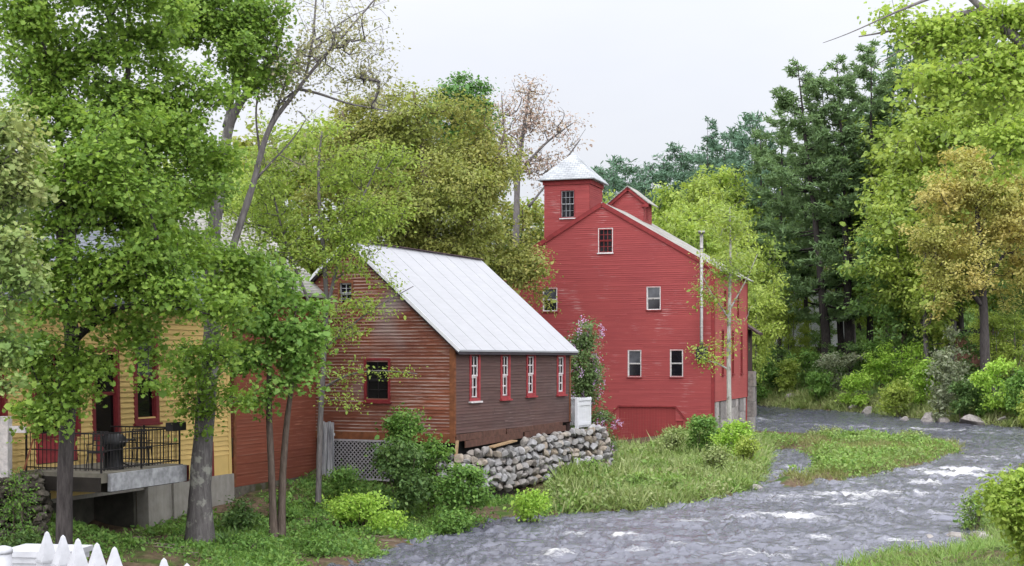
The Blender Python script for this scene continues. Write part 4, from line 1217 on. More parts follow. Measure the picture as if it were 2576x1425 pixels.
# weathered board gate by the shed corner
a0, _ = HB.hit(322, 450, 'front', .35); a1, _ = HB.hit(334, 450, 'front', .35)
_, gz1 = HB.hit(328, 421.5, 'front', .35)
gt = empty('board_gate', HB.world((a0 + a1) / 2, -.35, 1.3), HB.rz); tag(gt, 'narrow weathered grey board gate beside the lattice panel', 'gate')
wd = a1 - a0
for k in range(4):
    mb = MB(); x0 = -wd / 2 + wd * k / 4; mb.box(x0, x0 + wd / 4 - .012, -.02, .02, -.3, gz1 - 1.3 - .03 * (k % 2)); mb.build('board', M['grey_wood'], gt)
mb = MB(); mb.box(-wd / 2, wd / 2, .021, .06, .3, .4); mb.box(-wd / 2, wd / 2, .021, .06, gz1 - 1.8, gz1 - 1.7); mb.build('batten', M['grey_wood'], gt)

# grey vinyl gate post at the far left, on the yellow house ground
gp = empty('white_gate_post', at(3.5, 471, 34.8)); tag(gp, 'pale grey post with a crossbar before the yellow wall', 'post')
mb = MB(); mb.box(-.16, .16, -.16, .16, -.2, 1.36); mb.build('post', M['white_worn'], gp)
mb = MB(); mb.box(.161, .55, -.05, .05, .95, 1.12); mb.build('crossbar', M['white_worn'], gp)
st = at(24, 470, 35.0); sk = MB(); sk.bar((0, 0, 0), (.28, .1, 1.05), .045); o = sk.build('leaning_stake', M['brown_trim'], None); o.location = st; tag(o, 'thin dark stake leaning against the yellow wall', 'stake')

# foreground picket fence on the near abutment
A_, B_ = np.array([-2.657, 8.0, 4.517]), np.array([-1.567, 6.75, 4.517])
pk = [0, 1, 2, 3, 4, 7, 8]
fence = empty('picket_fence', (-2.657, 8.0, 3.4)); tag(fence, 'white picket fence with pointed square pickets and a gap between two groups', 'fence')
frz = math.atan2(B_[1] - A_[1], B_[0] - A_[0]); fence.rotation_euler = (0, 0, frz)
slen = np.linalg.norm((B_ - A_)[:2])
pu = [47, 63, 78, 97, 114.5, 164, 187]
for u in pu:
    k = (u - CX) / F; den = (B_ - A_)
    t = (k * A_[1] - A_[0]) / (den[0] - k * den[1]); x = t * slen; w = .046
    mb = MB(); zt = 1.117
    mb.box(x - w, x + w, -w, w, .1, zt - .165)
    apx = (x, 0, zt); c = [(x - w, -w), (x + w, -w), (x + w, w), (x - w, w)]
    tip = .012
    for i in range(4):
        p, q = c[i], c[(i + 1) % 4]
        pt = (x + (p[0] - x) * .2, p[1] * .2, zt - .012); qt = (x + (q[0] - x) * .2, q[1] * .2, zt - .012)
        mb.face((*p, zt - .164), (*q, zt - .164), qt, pt); mb.face(pt, qt, apx)
    # small shoulder under the point
    mb.box(x - w - .004, x + w + .004, -w - .004, w + .004, zt - .175, zt - .1645)
    mb.build('picket', M['fence_paint'], fence)
mb = MB(); mb.box(-.1, slen + .9, .05, .09, .62, .70); mb.box(-.1, slen + .9, .05, .09, .2, .28); mb.build('rail', M['white_paint'], fence)
c = at(3, 548, 7.6)
po = empty('white_newel_post', (c[0], c[1], 3.3)); tag(po, 'thick white post with a rounded cap at the lower corner of the fence', 'post')
mb = MB(); hcap = c[2] - 3.3
mb.tube([(0, 0, 0), (0, 0, hcap - .03)], .047, 20); mb.build('post', M['fence_paint'], po)
mb = MB(); mb.tube([(0, 0, hcap - .028), (0, 0, hcap - .01), (0, 0, hcap + .004), (0, 0, hcap + .012)], [.051, .051, .042, .015], 20); mb.build('cap', M['fence_paint'], po)
c = at(46, 548, 9.0)
pl = empty('white_planter', (c[0], c[1], c[2] - .75), R(-8)); tag(pl, 'white moulded planter tub standing behind the pointed pickets', 'planter')
mb = MB(); hz_ = .75
for (hw, z0, z1) in ((.235, hz_ - .035, hz_), (.215, hz_ - .075, hz_ - .036), (.195, hz_ - .10, hz_ - .076), (.17, 0, hz_ - .101)):
    mb.box(-hw, hw, -hw * .8, hw * .8, z0, z1)
mb.build('tub', M['fence_paint'], pl)

# ------------------------------------------------------------------ trees of the near left bank
def gz(x, y): return hz(x, y)
def based(x, d, sink=.15):
    c = dat(x, 1000, d); return np.array([c[0], c[1], gz(c[0], c[1]) - sink])
def ground_limb(d, *pts):
    l = limb(d, *pts); x, y, z, r = l[0]; l[0] = (x, y, gz(x, y) - .15, r); return l

t1 = [ground_limb(32, (160, 1430, 44), (163, 1200, 40), (170, 1060, 39), (178, 940, 38), (186, 830, 37), (163, 750, 36), (155, 680, 34), (158, 575, 30), (150, 450, 22), (150, 350, 18), (140, 200, 12), (120, 60, 8), (110, -80, 4)),
      limb(32, (163, 640, 26), (215, 470, 20, .4), (265, 340, 18, .6), (315, 250, 16, .8), (326, 170, 13, .8), (325, 80, 10, .8), (322, -30, 7, .8), (320, -130, 3, .8)),
      limb(32, (172, 800, 24), (135, 690, 18, -.6), (85, 620, 14, -1.2), (50, 560, 9, -1.6), (20, 500, 4, -1.8)),
      limb(32, (185, 850, 22), (290, 770, 16, -1), (420, 760, 11, -1.6), (520, 790, 5, -2))]
lob1 = [lobe(300, 520, 32, 190, 150), lobe(390, 640, 31, 120, 80), lobe(130, 470, 31.5, 120, 120), lobe(330, 300, 33, 150, 90), lobe(470, 330, 32.5, 100, 80), lobe(470, 200, 33, 90, 60, None, .8), lobe(190, 130, 32, 150, 90, None, .8),
        lobe(50, 90, 31, 80, 80, None, .8), lobe(400, 110, 33, 100, 70, None, .8), lobe(260, -30, 32, 260, 80), lobe(240, 730, 31, 120, 70), lobe(440, 730, 30.5, 110, 55), lobe(130, 860, 31, 100, 80), lobe(95, 960, 30.6, 85, 60, None, .8),
        lobe(215, 960, 30.8, 60, 60, None, .6), lobe(385, 870, 31.2, 50, 110, None, .8), lobe(520, 760, 30.2, 90, 50), lobe(300, 420, 30, 150, 120), lobe(560, 240, 33, 70, 60, None, .7), lobe(30, 330, 31, 90, 120, None, .7), lobe(140, 1040, 30.6, 70, 40, None, .6), lobe(210, 1010, 30.8, 60, 60, None, .6), lobe(260, 920, 31, 60, 60, None, .7), lobe(70, 1030, 30.6, 60, 40, None, .6), lobe(110, 650, 30.8, 80, 60, None, .8), lobe(230, 640, 30.8, 70, 60, None, .8), lobe(90, 760, 31, 90, 70), lobe(300, 840, 31, 80, 60, None, .8), lobe(420, 640, 31.5, 90, 70), lobe(40, 860, 30.6, 70, 70), lobe(520, 480, 33, 80, 70, None, .6), lobe(320, 640, 30.5, 120, 80), lobe(100, 210, 31.5, 110, 80, None, .8), lobe(240, 150, 32, 90, 90, None, .7), lobe(60, 20, 31, 90, 70, None, .7), lobe(200, 330, 31.5, 110, 90), lobe(560, 420, 33.5, 70, 90, None, .4)]
tree('maple_tree', 'dark trunked green maple standing before the concrete balcony, its crown filling the upper corner', 'tree', t1[0][0][:3], t1, lob1, 1400, 54, L['maple'], B['dark'], .092, .40, MAPLE, step=.5, rtip=.0055, flat=.4, split=6)

t2 = [ground_limb(38, (503, 1358, 62), (503, 1212, 54), (513, 1087, 50), (522, 962, 47), (534, 860, 44), (536, 740, 40, .3), (532, 615, 36, .5), (553, 475, 30, .6), (568, 350, 27, .6), (577, 295, 25, .6), (612, 240, 20, .6), (665, 190, 14, .8), (700, 120, 10, .8), (720, 30, 6, .8), (725, -60, 3, .8)),
      limb(38, (570, 320, 16, .6), (592, 200, 13, 1), (600, 100, 10, 1), (610, -20, 7, 1), (612, -120, 3, 1))]
lob2 = [lobe(630, 60, 38, 110, 80), lobe(650, 180, 38, 75, 70), lobe(560, 20, 38, 90, 70), lobe(470, 50, 37.5, 90, 70), lobe(610, 120, 37.5, 70, 60), lobe(520, -50, 38, 160, 60), lobe(560, 900, 36.8, 60, 50, None, .7), lobe(500, 1010, 36.9, 50, 70, None, .6),
        lobe(600, 640, 37, 70, 50, None, .8), lobe(470, 420, 38.5, 60, 90, None, .5), lobe(455, 890, 37, 50, 60, None, .7), lobe(560, 720, 36.8, 90, 50, None, .8), lobe(465, 965, 37, 40, 60, None, .6), lobe(570, 985, 36.8, 40, 50, None, .5), lobe(640, 730, 37, 60, 40, None, .7), lobe(500, 620, 37, 80, 60, None, .7), lobe(560, 830, 36.8, 60, 60, None, .6)]
tree('maple_tree', 'forked maple with a pale lichen spotted trunk before the concrete foundation', 'tree', t2[0][0][:3], t2, lob2, 560, 54, L['maple'], B['lichen'], .092, .40, MAPLE, step=.5, rtip=.0055, flat=.4, split=6)
sp = [lobe(840, 110, 39.5, 160, 120, 3.5, 1), lobe(720, 190, 39.4, 120, 130, 2.5, .7), lobe(900, 50, 39.7, 130, 70, 2, .5), lobe(930, 190, 39.5, 90, 100, 2.5, .4), lobe(700, 380, 39.4, 90, 60, 2., .4)]
A_t = dat(700, 320, 39.5)
tt = [limb(39.5, (668, 345, 10), (700, 285, 9), (760, 200, 8), (830, 120, 6), (900, 45, 4), (960, -20, 2))]
tr2 = tree('airy_tree', 'thin branched tree with sparse new leaves against the white sky', 'tree', np.array([*dat(508, 1000, 39.0)[:2], gz(*dat(508, 1000, 39.0)[:2]) - .1]),
     [ground_limb(39.0, (508, 1330, 22.2), (514, 1150, 22.2), (522, 980, 21.5), (540, 830, 20.7), (566, 700, 20), (586, 620, 19.2), (612, 540, 17.8), (642, 450, 16.3), (661, 365, 14.8), (680, 310, 13.3), (715, 268, 11.8), (752, 222, 10.4), (777, 185, 8.9), (837, 120, 7.4), (907, 40, 5.2), (950, -10, 3.7), (1000, -70, 2)),
      limb(39.5, (768, 198, 7.4), (784, 125, 6.7), (791, 60, 5.9), (796, -20, 4.4), (800, -100, 2.2)), limb(39.5, (664, 352, 7.4), (690, 285, 7.4), (715, 240, 6.7), (757, 222, 4.4)), limb(39.5, (690, 290, 6.7), (735, 160, 5.9), (760, 120, 5.2), (820, 85, 4.4), (880, 40, 3), (940, 15, 2)),
      limb(39.5, (752, 224, 5.9), (810, 235, 4.4), (870, 262, 3.7), (930, 270, 2.2), (985, 280, 2)), limb(39.5, (640, 455, 6.7), (690, 400, 5.2), (740, 350, 3.7), (770, 300, 2.2)), limb(39.5, (655, 390, 5.9), (640, 280, 5.2), (665, 160, 3.7), (700, 40, 2.2), (715, -60, 2))], sp, 620, 8, L['sparse'], B['grey'], .08, .42, OVAL, step=.4, rtip=.0052, shell=.05)

t4 = [ground_limb(40, (689, 1338, 21), (683, 1180, 18), (676, 1040, 16), (678, 920, 13), (670, 830, 9), (650, 760, 4)), ground_limb(40, (707, 1342, 22, .15), (711, 1190, 18, .15), (722, 1050, 15, .1), (738, 950, 11), (735, 850, 8), (745, 770, 4))]
lob4 = [lobe(700, 830, 40, 100, 70), lobe(630, 890, 39.5, 60, 60), lobe(755, 900, 40, 60, 60), lobe(690, 750, 40, 60, 40), lobe(640, 1000, 39.6, 35, 50, None, .6), lobe(720, 960, 39.6, 60, 40, None, .6), lobe(780, 840, 40.3, 40, 40, None, .7), lobe(610, 780, 39.5, 60, 60, None, .8), lobe(570, 880, 39.3, 40, 50, None, .5), lobe(790, 770, 40.5, 50, 40, None, .5), lobe(660, 690, 39.6, 70, 40, None, .7), lobe(800, 930, 40.2, 30, 50, None, .4)]
tree('young_maple', 'small twin stemmed maple with fresh green leaves before the red shed', 'tree', t4[0][0][:3], t4, lob4, 420, 24, L['young'], B['brown'], .115, .34, MAPLE, step=.4, rtip=.005, flat=.4, split=6)

t5 = [ground_limb(45.5, (800, 1190, 15), (806, 1050, 14), (815, 900, 13), (822, 760, 12), (815, 640, 11), (803, 520, 9), (800, 420, 7), (810, 330, 4)), limb(45.5, (818, 800, 10), (850, 660, 9), (880, 570, 8), (920, 480, 6), (955, 400, 3)),
      limb(45.5, (816, 860, 9), (770, 740, 8, -.4), (720, 620, 7, -.6), (690, 500, 5, -.6), (660, 380, 3, -.6)), limb(45.5, (810, 980, 7), (870, 940, 5, -.4), (950, 930, 3, -.6), (1050, 940, 2, -.8)), limb(45.5, (815, 880, 7), (880, 820, 5, -.3), (950, 770, 3, -.4), (1040, 720, 2, -.5))]
lob5 = [lobe(810, 400, 45.5, 120, 90), lobe(930, 420, 45.5, 95, 90), lobe(690, 430, 45, 90, 130, None, .9), lobe(900, 540, 45, 120, 80), lobe(740, 560, 45, 130, 110), lobe(850, 640, 44.8, 110, 60), lobe(690, 640, 45, 70, 70, None, .8), lobe(970, 520, 45.5, 60, 80), lobe(830, 320, 45.8, 60, 40),
        lobe(900, 760, 44.6, 110, 45, None, .5), lobe(980, 700, 44.6, 70, 25, None, .35), lobe(870, 850, 44.8, 80, 50, None, .5), lobe(960, 935, 44.6, 90, 14, None, .6), lobe(860, 960, 44.8, 70, 70, None, .6), lobe(920, 1000, 44.6, 50, 25, None, .4), lobe(660, 310, 45.6, 50, 40, None, .6), lobe(620, 560, 45.4, 70, 90, None, .6), lobe(620, 660, 45.2, 60, 50, None, .4), lobe(560, 520, 45.6, 50, 70, None, .4)]
tree('lime_leaved_tree', 'slender yellow green tree leaning over the pale metal roof end', 'tree', t5[0][0][:3], t5, lob5, 1050, 23, L['lime'], B['grey'], .085, .36, OVAL, step=.45, rtip=.0045, flat=.4, maxr=.07, split=5)

te = [ground_limb(25, (-90, 1400, 40), (-85, 1000, 34), (-70, 700, 26), (-60, 450, 18), (-40, 250, 10), (-20, 120, 4)), limb(25, (-75, 800, 16), (0, 740, 10), (60, 690, 5)), limb(25, (-65, 600, 14), (10, 520, 9), (90, 450, 4))]
lobe_ = [lobe(30, 330, 25, 70, 80), lobe(50, 470, 25, 80, 70), lobe(60, 600, 24.7, 60, 50, None, .8), lobe(10, 640, 25, 60, 70), lobe(30, 780, 24.6, 50, 70), lobe(-60, 500, 25, 90, 200), lobe(10, 870, 24.7, 60, 60, None, .8), lobe(60, 700, 24.8, 60, 60, None, .8), lobe(20, 960, 24.7, 50, 40, None, .6)]
tree('pale_leaved_tree', 'tree with pale yellowish new leaves along the left edge of the scene', 'tree', te[0][0][:3], te, lobe_, 480, 32, L['maple_pale'], B['grey'], .085, .28, MAPLE, step=.4, rtip=.005, split=5)

# behind the houses
t6 = [ground_limb(76, (1100, 1000, 40), (1095, 800, 36), (1085, 620, 30), (1070, 480, 22), (1060, 350, 14), (1040, 230, 6)), limb(76, (1090, 700, 22), (1180, 560, 16), (1240, 440, 10), (1270, 330, 5)), limb(76, (1088, 640, 20), (960, 500, 14), (900, 380, 8), (860, 280, 4)), limb(76, (1092, 740, 18), (1230, 690, 12), (1320, 650, 6))]
lob6 = [lobe(1010, 340, 76, 140, 130), lobe(1150, 320, 77, 120, 110), lobe(1235, 420, 76, 100, 110), lobe(1060, 500, 74, 170, 130), lobe(1210, 580, 75, 120, 120), lobe(1290, 670, 75, 90, 90), lobe(900, 330, 77, 100, 110), lobe(960, 260, 77, 80, 60, None, .8), lobe(1130, 640, 75, 150, 80), lobe(1330, 760, 75.5, 50, 60, None, .8), lobe(870, 460, 78, 110, 110), lobe(960, 430, 77, 130, 130), lobe(1100, 580, 77, 170, 150), lobe(940, 330, 79, 130, 100), lobe(1160, 430, 73.5, 120, 90)]
tree('bronze_leaved_tree', 'broad olive and bronze leaved tree rising behind the pale metal roof', 'tree', t6[0][0][:3], t6, lob6, 2700, 42, L['bronze'], B['brown'], .145, .58, OVAL, step=.8, rtip=.007, flat=.5, split=5)
t7 = [ground_limb(108, (1165, 1000, 30), (1165, 500, 22), (1165, 230, 8))]
tree('round_topped_tree', 'dark green round topped tree behind the bronze tree', 'tree', t7[0][0][:3], t7, [lobe(1165, 252, 108, 72, 60), lobe(1130, 300, 108, 70, 60), lobe(1200, 310, 108, 60, 60), lobe(1165, 420, 108, 80, 120)], 620, 44, L['round'], B['grey'], .22, .6, OVAL, step=1.2, shell=.6)
t8 = [ground_limb(98, (1300, 1000, 22), (1298, 600, 18), (1302, 420, 13), (1318, 320, 9), (1335, 210, 4)), limb(98, (1301, 440, 8), (1370, 360, 6), (1440, 310, 3)), limb(98, (1300, 480, 8), (1270, 360, 5), (1262, 240, 3)), limb(98, (1330, 520, 6), (1410, 420, 5), (1460, 350, 3))]
tree('budding_tree', 'bare grey tree with sparse reddish buds behind the mill tower', 'tree', t8[0][0][:3], t8, [lobe(1325, 270, 98, 80, 80, None, .9), lobe(1420, 330, 98, 65, 65, None, .8), lobe(1285, 340, 98, 60, 80, None, .8), lobe(1390, 400, 98, 60, 40, None, .5), lobe(1340, 420, 98, 70, 60, None, .7)], 620, 6, L['redbud'], B['grey'], .16, .7, OVAL, step=.8, rtip=.010, shell=.1)

# sapling by the mill corner
ts = [ground_limb(73, (1836, 1045, 13), (1833, 900, 11), (1835, 760, 9), (1838, 640, 6), (1836, 520, 2)), limb(73, (1833, 930, 5), (1790, 905, 3), (1760, 910, 2)), limb(73, (1834, 800, 5), (1790, 740, 3), (1765, 690, 2)), limb(73, (1835, 780, 5), (1880, 700, 3), (1905, 640, 2))]
lobs = [lobe(1835, 560, 73, 70, 60, None, .9), lobe(1830, 660, 73, 80, 60, None, .8), lobe(1780, 740, 73, 45, 45, None, .6), lobe(1780, 890, 73, 45, 40, None, .8), lobe(1860, 780, 73, 45, 50, None, .5), lobe(1840, 850, 73, 40, 40, None, .4)]
tree('pale_barked_sapling', 'slim pale barked sapling with thin yellow green leaves before the mill corner', 'tree', ts[0][0][:3], ts, lobs, 330, 14, L['ygreen'], B['pale'], .115, .42, OVAL, step=.45, rtip=.0045, shell=.1)

# right hand overhanging tree
to = [ground_limb(21, (2760, 1500, 60), (2750, 900, 52), (2720, 500, 44), (2660, 260, 34), (2576, 105, 26), (2510, 62, 22), (2445, -5, 16), (2380, -60, 8)), limb(21, (2600, 140, 16), (2500, 130, 11, -.3), (2420, 160, 8, -.4), (2330, 190, 4, -.5)), limb(21, (2470, 28, 13), (2390, 38, 10, .3), (2320, 56, 6, .4), (2240, 80, 4, .5), (2160, 92, 2, .6)), limb(21, (2650, 260, 18), (2600, 330, 12, -.4), (2540, 360, 7, -.6), (2490, 400, 3, -.8)),
      limb(21, (2380, -20, 7), (2300, 10, 5), (2220, 45, 3), (2130, 88, 1.5), (2070, 108, 1)), limb(21, (2400, 40, 5), (2300, 110, 3), (2220, 150, 1.5), (2180, 180, 1))]
lobo = [lobe(2440, 100, 21, 130, 60, None, .9), lobe(2350, 70, 21.2, 80, 45, None, .7), lobe(2550, 200, 20.7, 80, 80), lobe(2370, 190, 20.6, 90, 35, None, .8), lobe(2480, 240, 20.4, 80, 40, None, .8), lobe(2540, 40, 21, 80, 60, None, .8), lobe(2250, 20, 21.4, 70, 30, None, .4), lobe(2560, 330, 20.2, 60, 60, None, .9), lobe(2480, 330, 20.2, 60, 30, None, .35), lobe(2300, 240, 20.5, 50, 25, None, .35), lobe(2640, 150, 21, 70, 150), lobe(2540, 430, 20.2, 45, 25, None, .4)]
tree('overhanging_maple', 'bright yellow green boughs of a maple hanging over the river from the right', 'tree', to[0][0][:3], to, lobo, 600, 27, L['overhang'], B['grey'], .062, .22, MAPLE, step=.3, rtip=.0036, flat=.4, maxr=.05, split=6)

# orange tree on the far bank
tor = [ground_limb(112, (2480, 900, 26), (2476, 800, 22), (2470, 700, 18), (2460, 560, 12), (2450, 420, 5)), limb(112, (2474, 770, 12), (2400, 690, 9), (2340, 640, 4)), limb(112, (2472, 720, 12), (2540, 620, 8), (2590, 540, 4))]
loo = [lobe(2450, 480, 112, 110, 90), lobe(2400, 600, 112, 90, 80), lobe(2520, 570, 112, 90, 110), lobe(2360, 690, 111, 60, 60), lobe(2450, 690, 110, 100, 70), lobe(2560, 700, 112, 70, 90), lobe(2360, 780, 110.5, 60, 30, None, .7), lobe(2520, 430, 113, 70, 60), lobe(2380, 500, 112, 80, 80), lobe(2570, 470, 112.5, 80, 90), lobe(2330, 600, 111.5, 60, 60), lobe(2460, 400, 113, 90, 60), lobe(2580, 600, 112, 80, 100)]
tree('orange_leaved_tree', 'tree with orange tinted spring leaves above the far bank', 'tree', tor[0][0][:3], tor, loo, 1150, 34, L['orange'], B['dark'], .19, .62, OVAL, step=.9, rtip=.008, flat=.35, split=5)

# ------------------------------------------------------------------ wooded far bank and hill
def place(proto, x, ytop, d, first, label=None, group=None, hproto=1., rz=None, squash=1.0):
    c = dat(x, ytop, d); z0 = gz(c[0], c[1])
    s = (c[2] - z0) / hproto
    o = proto if first else copy_tree(proto)
    o.location = (c[0], c[1], z0 - .1); o.scale = (s * squash, s * squash, s)
    o.rotation_euler = (0, 0, random.random() * 6.28 if rz is None else rz)
    if label: o['label'] = label
    if group: o['group'] = group
    return o
# big white pines on the bank
gp_ = np.random.default_rng(77)
big = [(2082, 2005, 165, 146, 6.6, 'tall white pine leaning out on the river side of the pine stand'), (2118, 2062, 185, 150, 4.0, 'thin pine with a long bare trunk inside the pine stand'), (2137, 2105, 150, 146, 5.2, 'thick trunked white pine in the middle of the pine stand'),
       (2186, 2190, 112, 148, 5.4, 'tallest white pine of the stand on the far bank'), (2230, 2250, 150, 152, 5.4, 'white pine at the uphill edge of the stand beside the yellow green trees')]
for i, (xb, xt, yt, d, r, lab) in enumerate(big):
    b = dat(xb, 900, d); b[2] = gz(b[0], b[1]) - .2; t = dat(xt, yt, d); h = t[2] - b[2]
    pine('white_pine', lab, 'pine', b, h, r, L['pine'], B['pine'], gp_, 'white pines on the far bank', first=.20 if i != 1 else .5, nb=90 if i != 1 else 45, lean=((t[0] - b[0]) / h, 0), tuft=12, dens=1.6, r0=.56 if i in (0, 2) else .40, blade=.46)
for xt, yt, d, r, lab in ((1962, 262, 158, 4.8, 'shorter pine standing behind the leaning white pine'), (2030, 330, 162, 4.5, 'pine half hidden behind the trunks of the stand'), (2145, 300, 165, 4.5, 'pine filling the gap between two thick trunks'), (1915, 330, 165, 4.2, 'pine at the outer edge of the stand toward the mill')):
    b = dat(xt, 900, d); b[2] = gz(b[0], b[1]) - .2; t = dat(xt, yt, d); h = t[2] - b[2]
    pine('white_pine', lab, 'pine', b, h, r, L['pine'], B['pine'], gp_, 'white pines on the far bank', first=.22, nb=65, tuft=11, dens=1.4, r0=.34, blade=.46)
b = dat(1783, 700, 196); b[2] = gz(b[0], b[1]); t = dat(1783, 296, 196)
pine('spindly_pine', 'lone spindly pine with thin tiers of branches rising above the ridge', 'pine', b, t[2] - b[2], 3.4, L['pine_far'], B['pine'], gp_, None, first=.35, nb=60, tuft=9, dens=.9, r0=.22, blade=.5)
# ridge conifers
fp_ = [pine('conifer', 'dark conifer on the wooded ridge behind the mill', 'pine', (0, 0, 0), 10., 2.3, L['pine_far'], B['pine'], np.random.default_rng(90 + k), 'conifers on the ridge behind the mill', first=.10, nb=46, tuft=11, dens=1.5, r0=.12, blade=.26, droopy=.05) for k in range(3)]
ridge = [(1548, 402, 205), (1575, 412, 212), (1612, 428, 215), (1645, 418, 222), (1668, 400, 215), (1700, 398, 226), (1722, 372, 224), (1748, 380, 230), (1762, 402, 215), (1800, 372, 215), (1822, 348, 210), (1845, 345, 222), (1868, 338, 205), (1890, 322, 200), (1905, 290, 196), (1530, 432, 215), (1598, 450, 205), (1690, 440, 205), (1740, 430, 205),
         (1850, 400, 190), (1510, 455, 205), (1640, 470, 195), (1570, 480, 195), (1790, 450, 195), (1880, 420, 180), (2280, 130, 190), (2310, 110, 185), (2420, 120, 195), (2350, 90, 190), (1945, 380, 190), (2000, 400, 190), (2080, 380, 190), (2160, 360, 190), (2230, 330, 190)]
for i, (x, y, d) in enumerate(ridge):
    p = fp_[i % 3]; o = place(p, x, y, d, i < 3, None, None, 10.)
    s = o.scale; o.scale = (s[0] * (.85 + .3 * random.random()), s[1] * (.85 + .3 * random.random()), s[2])
# prototypes of leafy trees, 10 m tall
def proto(kind, leaf, bark, seed, label, n=260, per=36, size=.17, spread=.55, w=2.9, low=3.2):
    gg = np.random.default_rng(seed)
    lob = [(gg.normal() * w * .42, gg.normal() * w * .42, low + (9.2 - low) * (k + .5) / 9 , w * (.42 + .25 * gg.random()), w * (.42 + .25 * gg.random()), 1.2 + .5 * gg.random()) for k in range(9)] + [(0, 0, 8.8, w * .4, w * .4, 1.2)]
    tr = [[(0, 0, 0, .16), (.1, 0, 3, .13), (0, .15, 6, .09), (.1, 0, 9, .03)], [(.05, 0, 2.6, .08), (w * .5, .4, 5, .05), (w * .6, .5, 7, .02)], [(.05, 0, 3, .08), (-w * .4, -.5, 5.4, .05), (-w * .5, -.4, 7.4, .02)]]
    return tree(kind, label, 'tree', (0, 0, 0), tr, lob, int(n * 1.3), int(per * .8), leaf, bark, size, spread * .9, OVAL, gg, .7, .007, shell=.3, split=4, flat=.4)
P_ = {}
P_['y1'] = proto('leafy_tree', L['ygreen'], B['grey'], 1, 'x'); P_['y2'] = proto('leafy_tree', L['ygreen'], B['grey'], 2, 'x', w=2.4, n=220); P_['l1'] = proto('leafy_tree', L['lime'], B['grey'], 3, 'x', w=3.2)
P_['m1'] = proto('leafy_tree', L['midgreen'], B['brown'], 4, 'x', w=3.0); P_['b1'] = proto('leafy_tree', L['bronze'], B['brown'], 5, 'x', w=3.0); P_['m2'] = proto('leafy_tree', L['maple'], B['dark'], 6, 'x', w=3.2, low=2.2)
used = set()
LT = {'behind': ('yellow green tree in the sunny belt between the mill roof and the ridge conifers', 'light green trees behind the mill'),
      'right': ('yellow green tree climbing the slope beyond the pine stand', 'yellow green trees on the right slope'),
      'left': ('leafy tree filling the gap behind the yellow house and the red shed', 'trees behind the houses'),
      'under': ('low leafy tree growing under the pine stand on the far bank', 'understory trees on the far bank')}
TR = [('l1', 1850, 415, 165, 'behind'), ('y1', 1790, 440, 160, 'behind'), ('y2', 1720, 462, 165, 'behind'), ('y1', 1745, 500, 140, 'behind'), ('l1', 1685, 520, 138, 'behind'), ('y1', 1820, 500, 138, 'behind'), ('l1', 1780, 550, 128, 'behind'), ('y1', 1905, 640, 150, 'behind'), ('y2', 1850, 580, 122, 'behind'),
      ('l1', 1660, 470, 180, 'behind'), ('y1', 1600, 500, 180, 'behind'), ('y2', 1560, 510, 175, 'behind'), ('y2', 1900, 700, 118, 'behind'),
      ('y1', 2320, 190, 150, 'right'), ('y2', 2390, 150, 150, 'right'), ('y1', 2470, 130, 150, 'right'), ('l1', 2540, 110, 145, 'right'), ('y2', 2280, 280, 140, 'right'), ('y1', 2350, 300, 138, 'right'), ('l1', 2420, 280, 136, 'right'), ('y1', 2500, 260, 134, 'right'), ('y2', 2570, 250, 130, 'right'), ('y1', 2300, 420, 130, 'right'), ('m1', 2270, 520, 132, 'right'), ('y2', 2330, 500, 125, 'right'), ('y1', 2600, 380, 125, 'right'), ('l1', 2640, 300, 130, 'right'), ('m1', 2600, 560, 118, 'right'), ('y1', 2700, 250, 125, 'right'), ('l1', 2245, 400, 170, 'right'), ('y1', 2230, 560, 150, 'right'),
      ('m2', 620, 520, 66, 'left'), ('y1', 560, 420, 72, 'left'), ('m1', 420, 380, 70, 'left'), ('y1', 320, 330, 76, 'left'), ('m2', 240, 360, 72, 'left'), ('m1', 120, 330, 74, 'left'), ('y2', 20, 340, 70, 'left'), ('b1', 780, 330, 84, 'left'), ('y1', 700, 300, 82, 'left'), ('m1', 640, 320, 90, 'left'), ('y2', 1000, 420, 100, 'left'), ('b1', 1320, 470, 105, 'left'), ('m1', 1360, 540, 110, 'left'), ('y1', 1270, 500, 110, 'left'), ('m1', -80, 360, 74, 'left'), ('y1', 1340, 620, 104, 'left'), ('m1', 480, 560, 64, 'left'), ('m2', 330, 560, 66, 'left'), ('y1', 160, 560, 66, 'left'),
      ('y1', 1960, 640, 172, 'under'), ('y2', 2010, 560, 178, 'under'), ('l1', 2150, 560, 176, 'under'), ('y1', 2060, 600, 178, 'under'), ('y2', 2240, 640, 172, 'under'), ('y1', 1935, 700, 166, 'under'), ('l1', 2190, 660, 174, 'under'), ('y2', 2110, 640, 176, 'under'), ('m1', 2290, 700, 138, 'under'), ('m2', 2300, 640, 140, 'under'), ('y2', 1985, 755, 152, 'under'), ('m1', 2065, 770, 156, 'under'), ('y2', 2500, 770, 115, 'right'), ('y1', 2550, 780, 114, 'right'), ('y2', 2025, 800, 150, 'under')]
for k, x, y, d, gp2 in TR:
    lab, grp = LT[gp2]
    o = place(P_[k], x, y, d, k not in used, lab, grp, 10., None, {'behind': .8, 'under': .8}.get(gp2, 1.)); used.add(k)

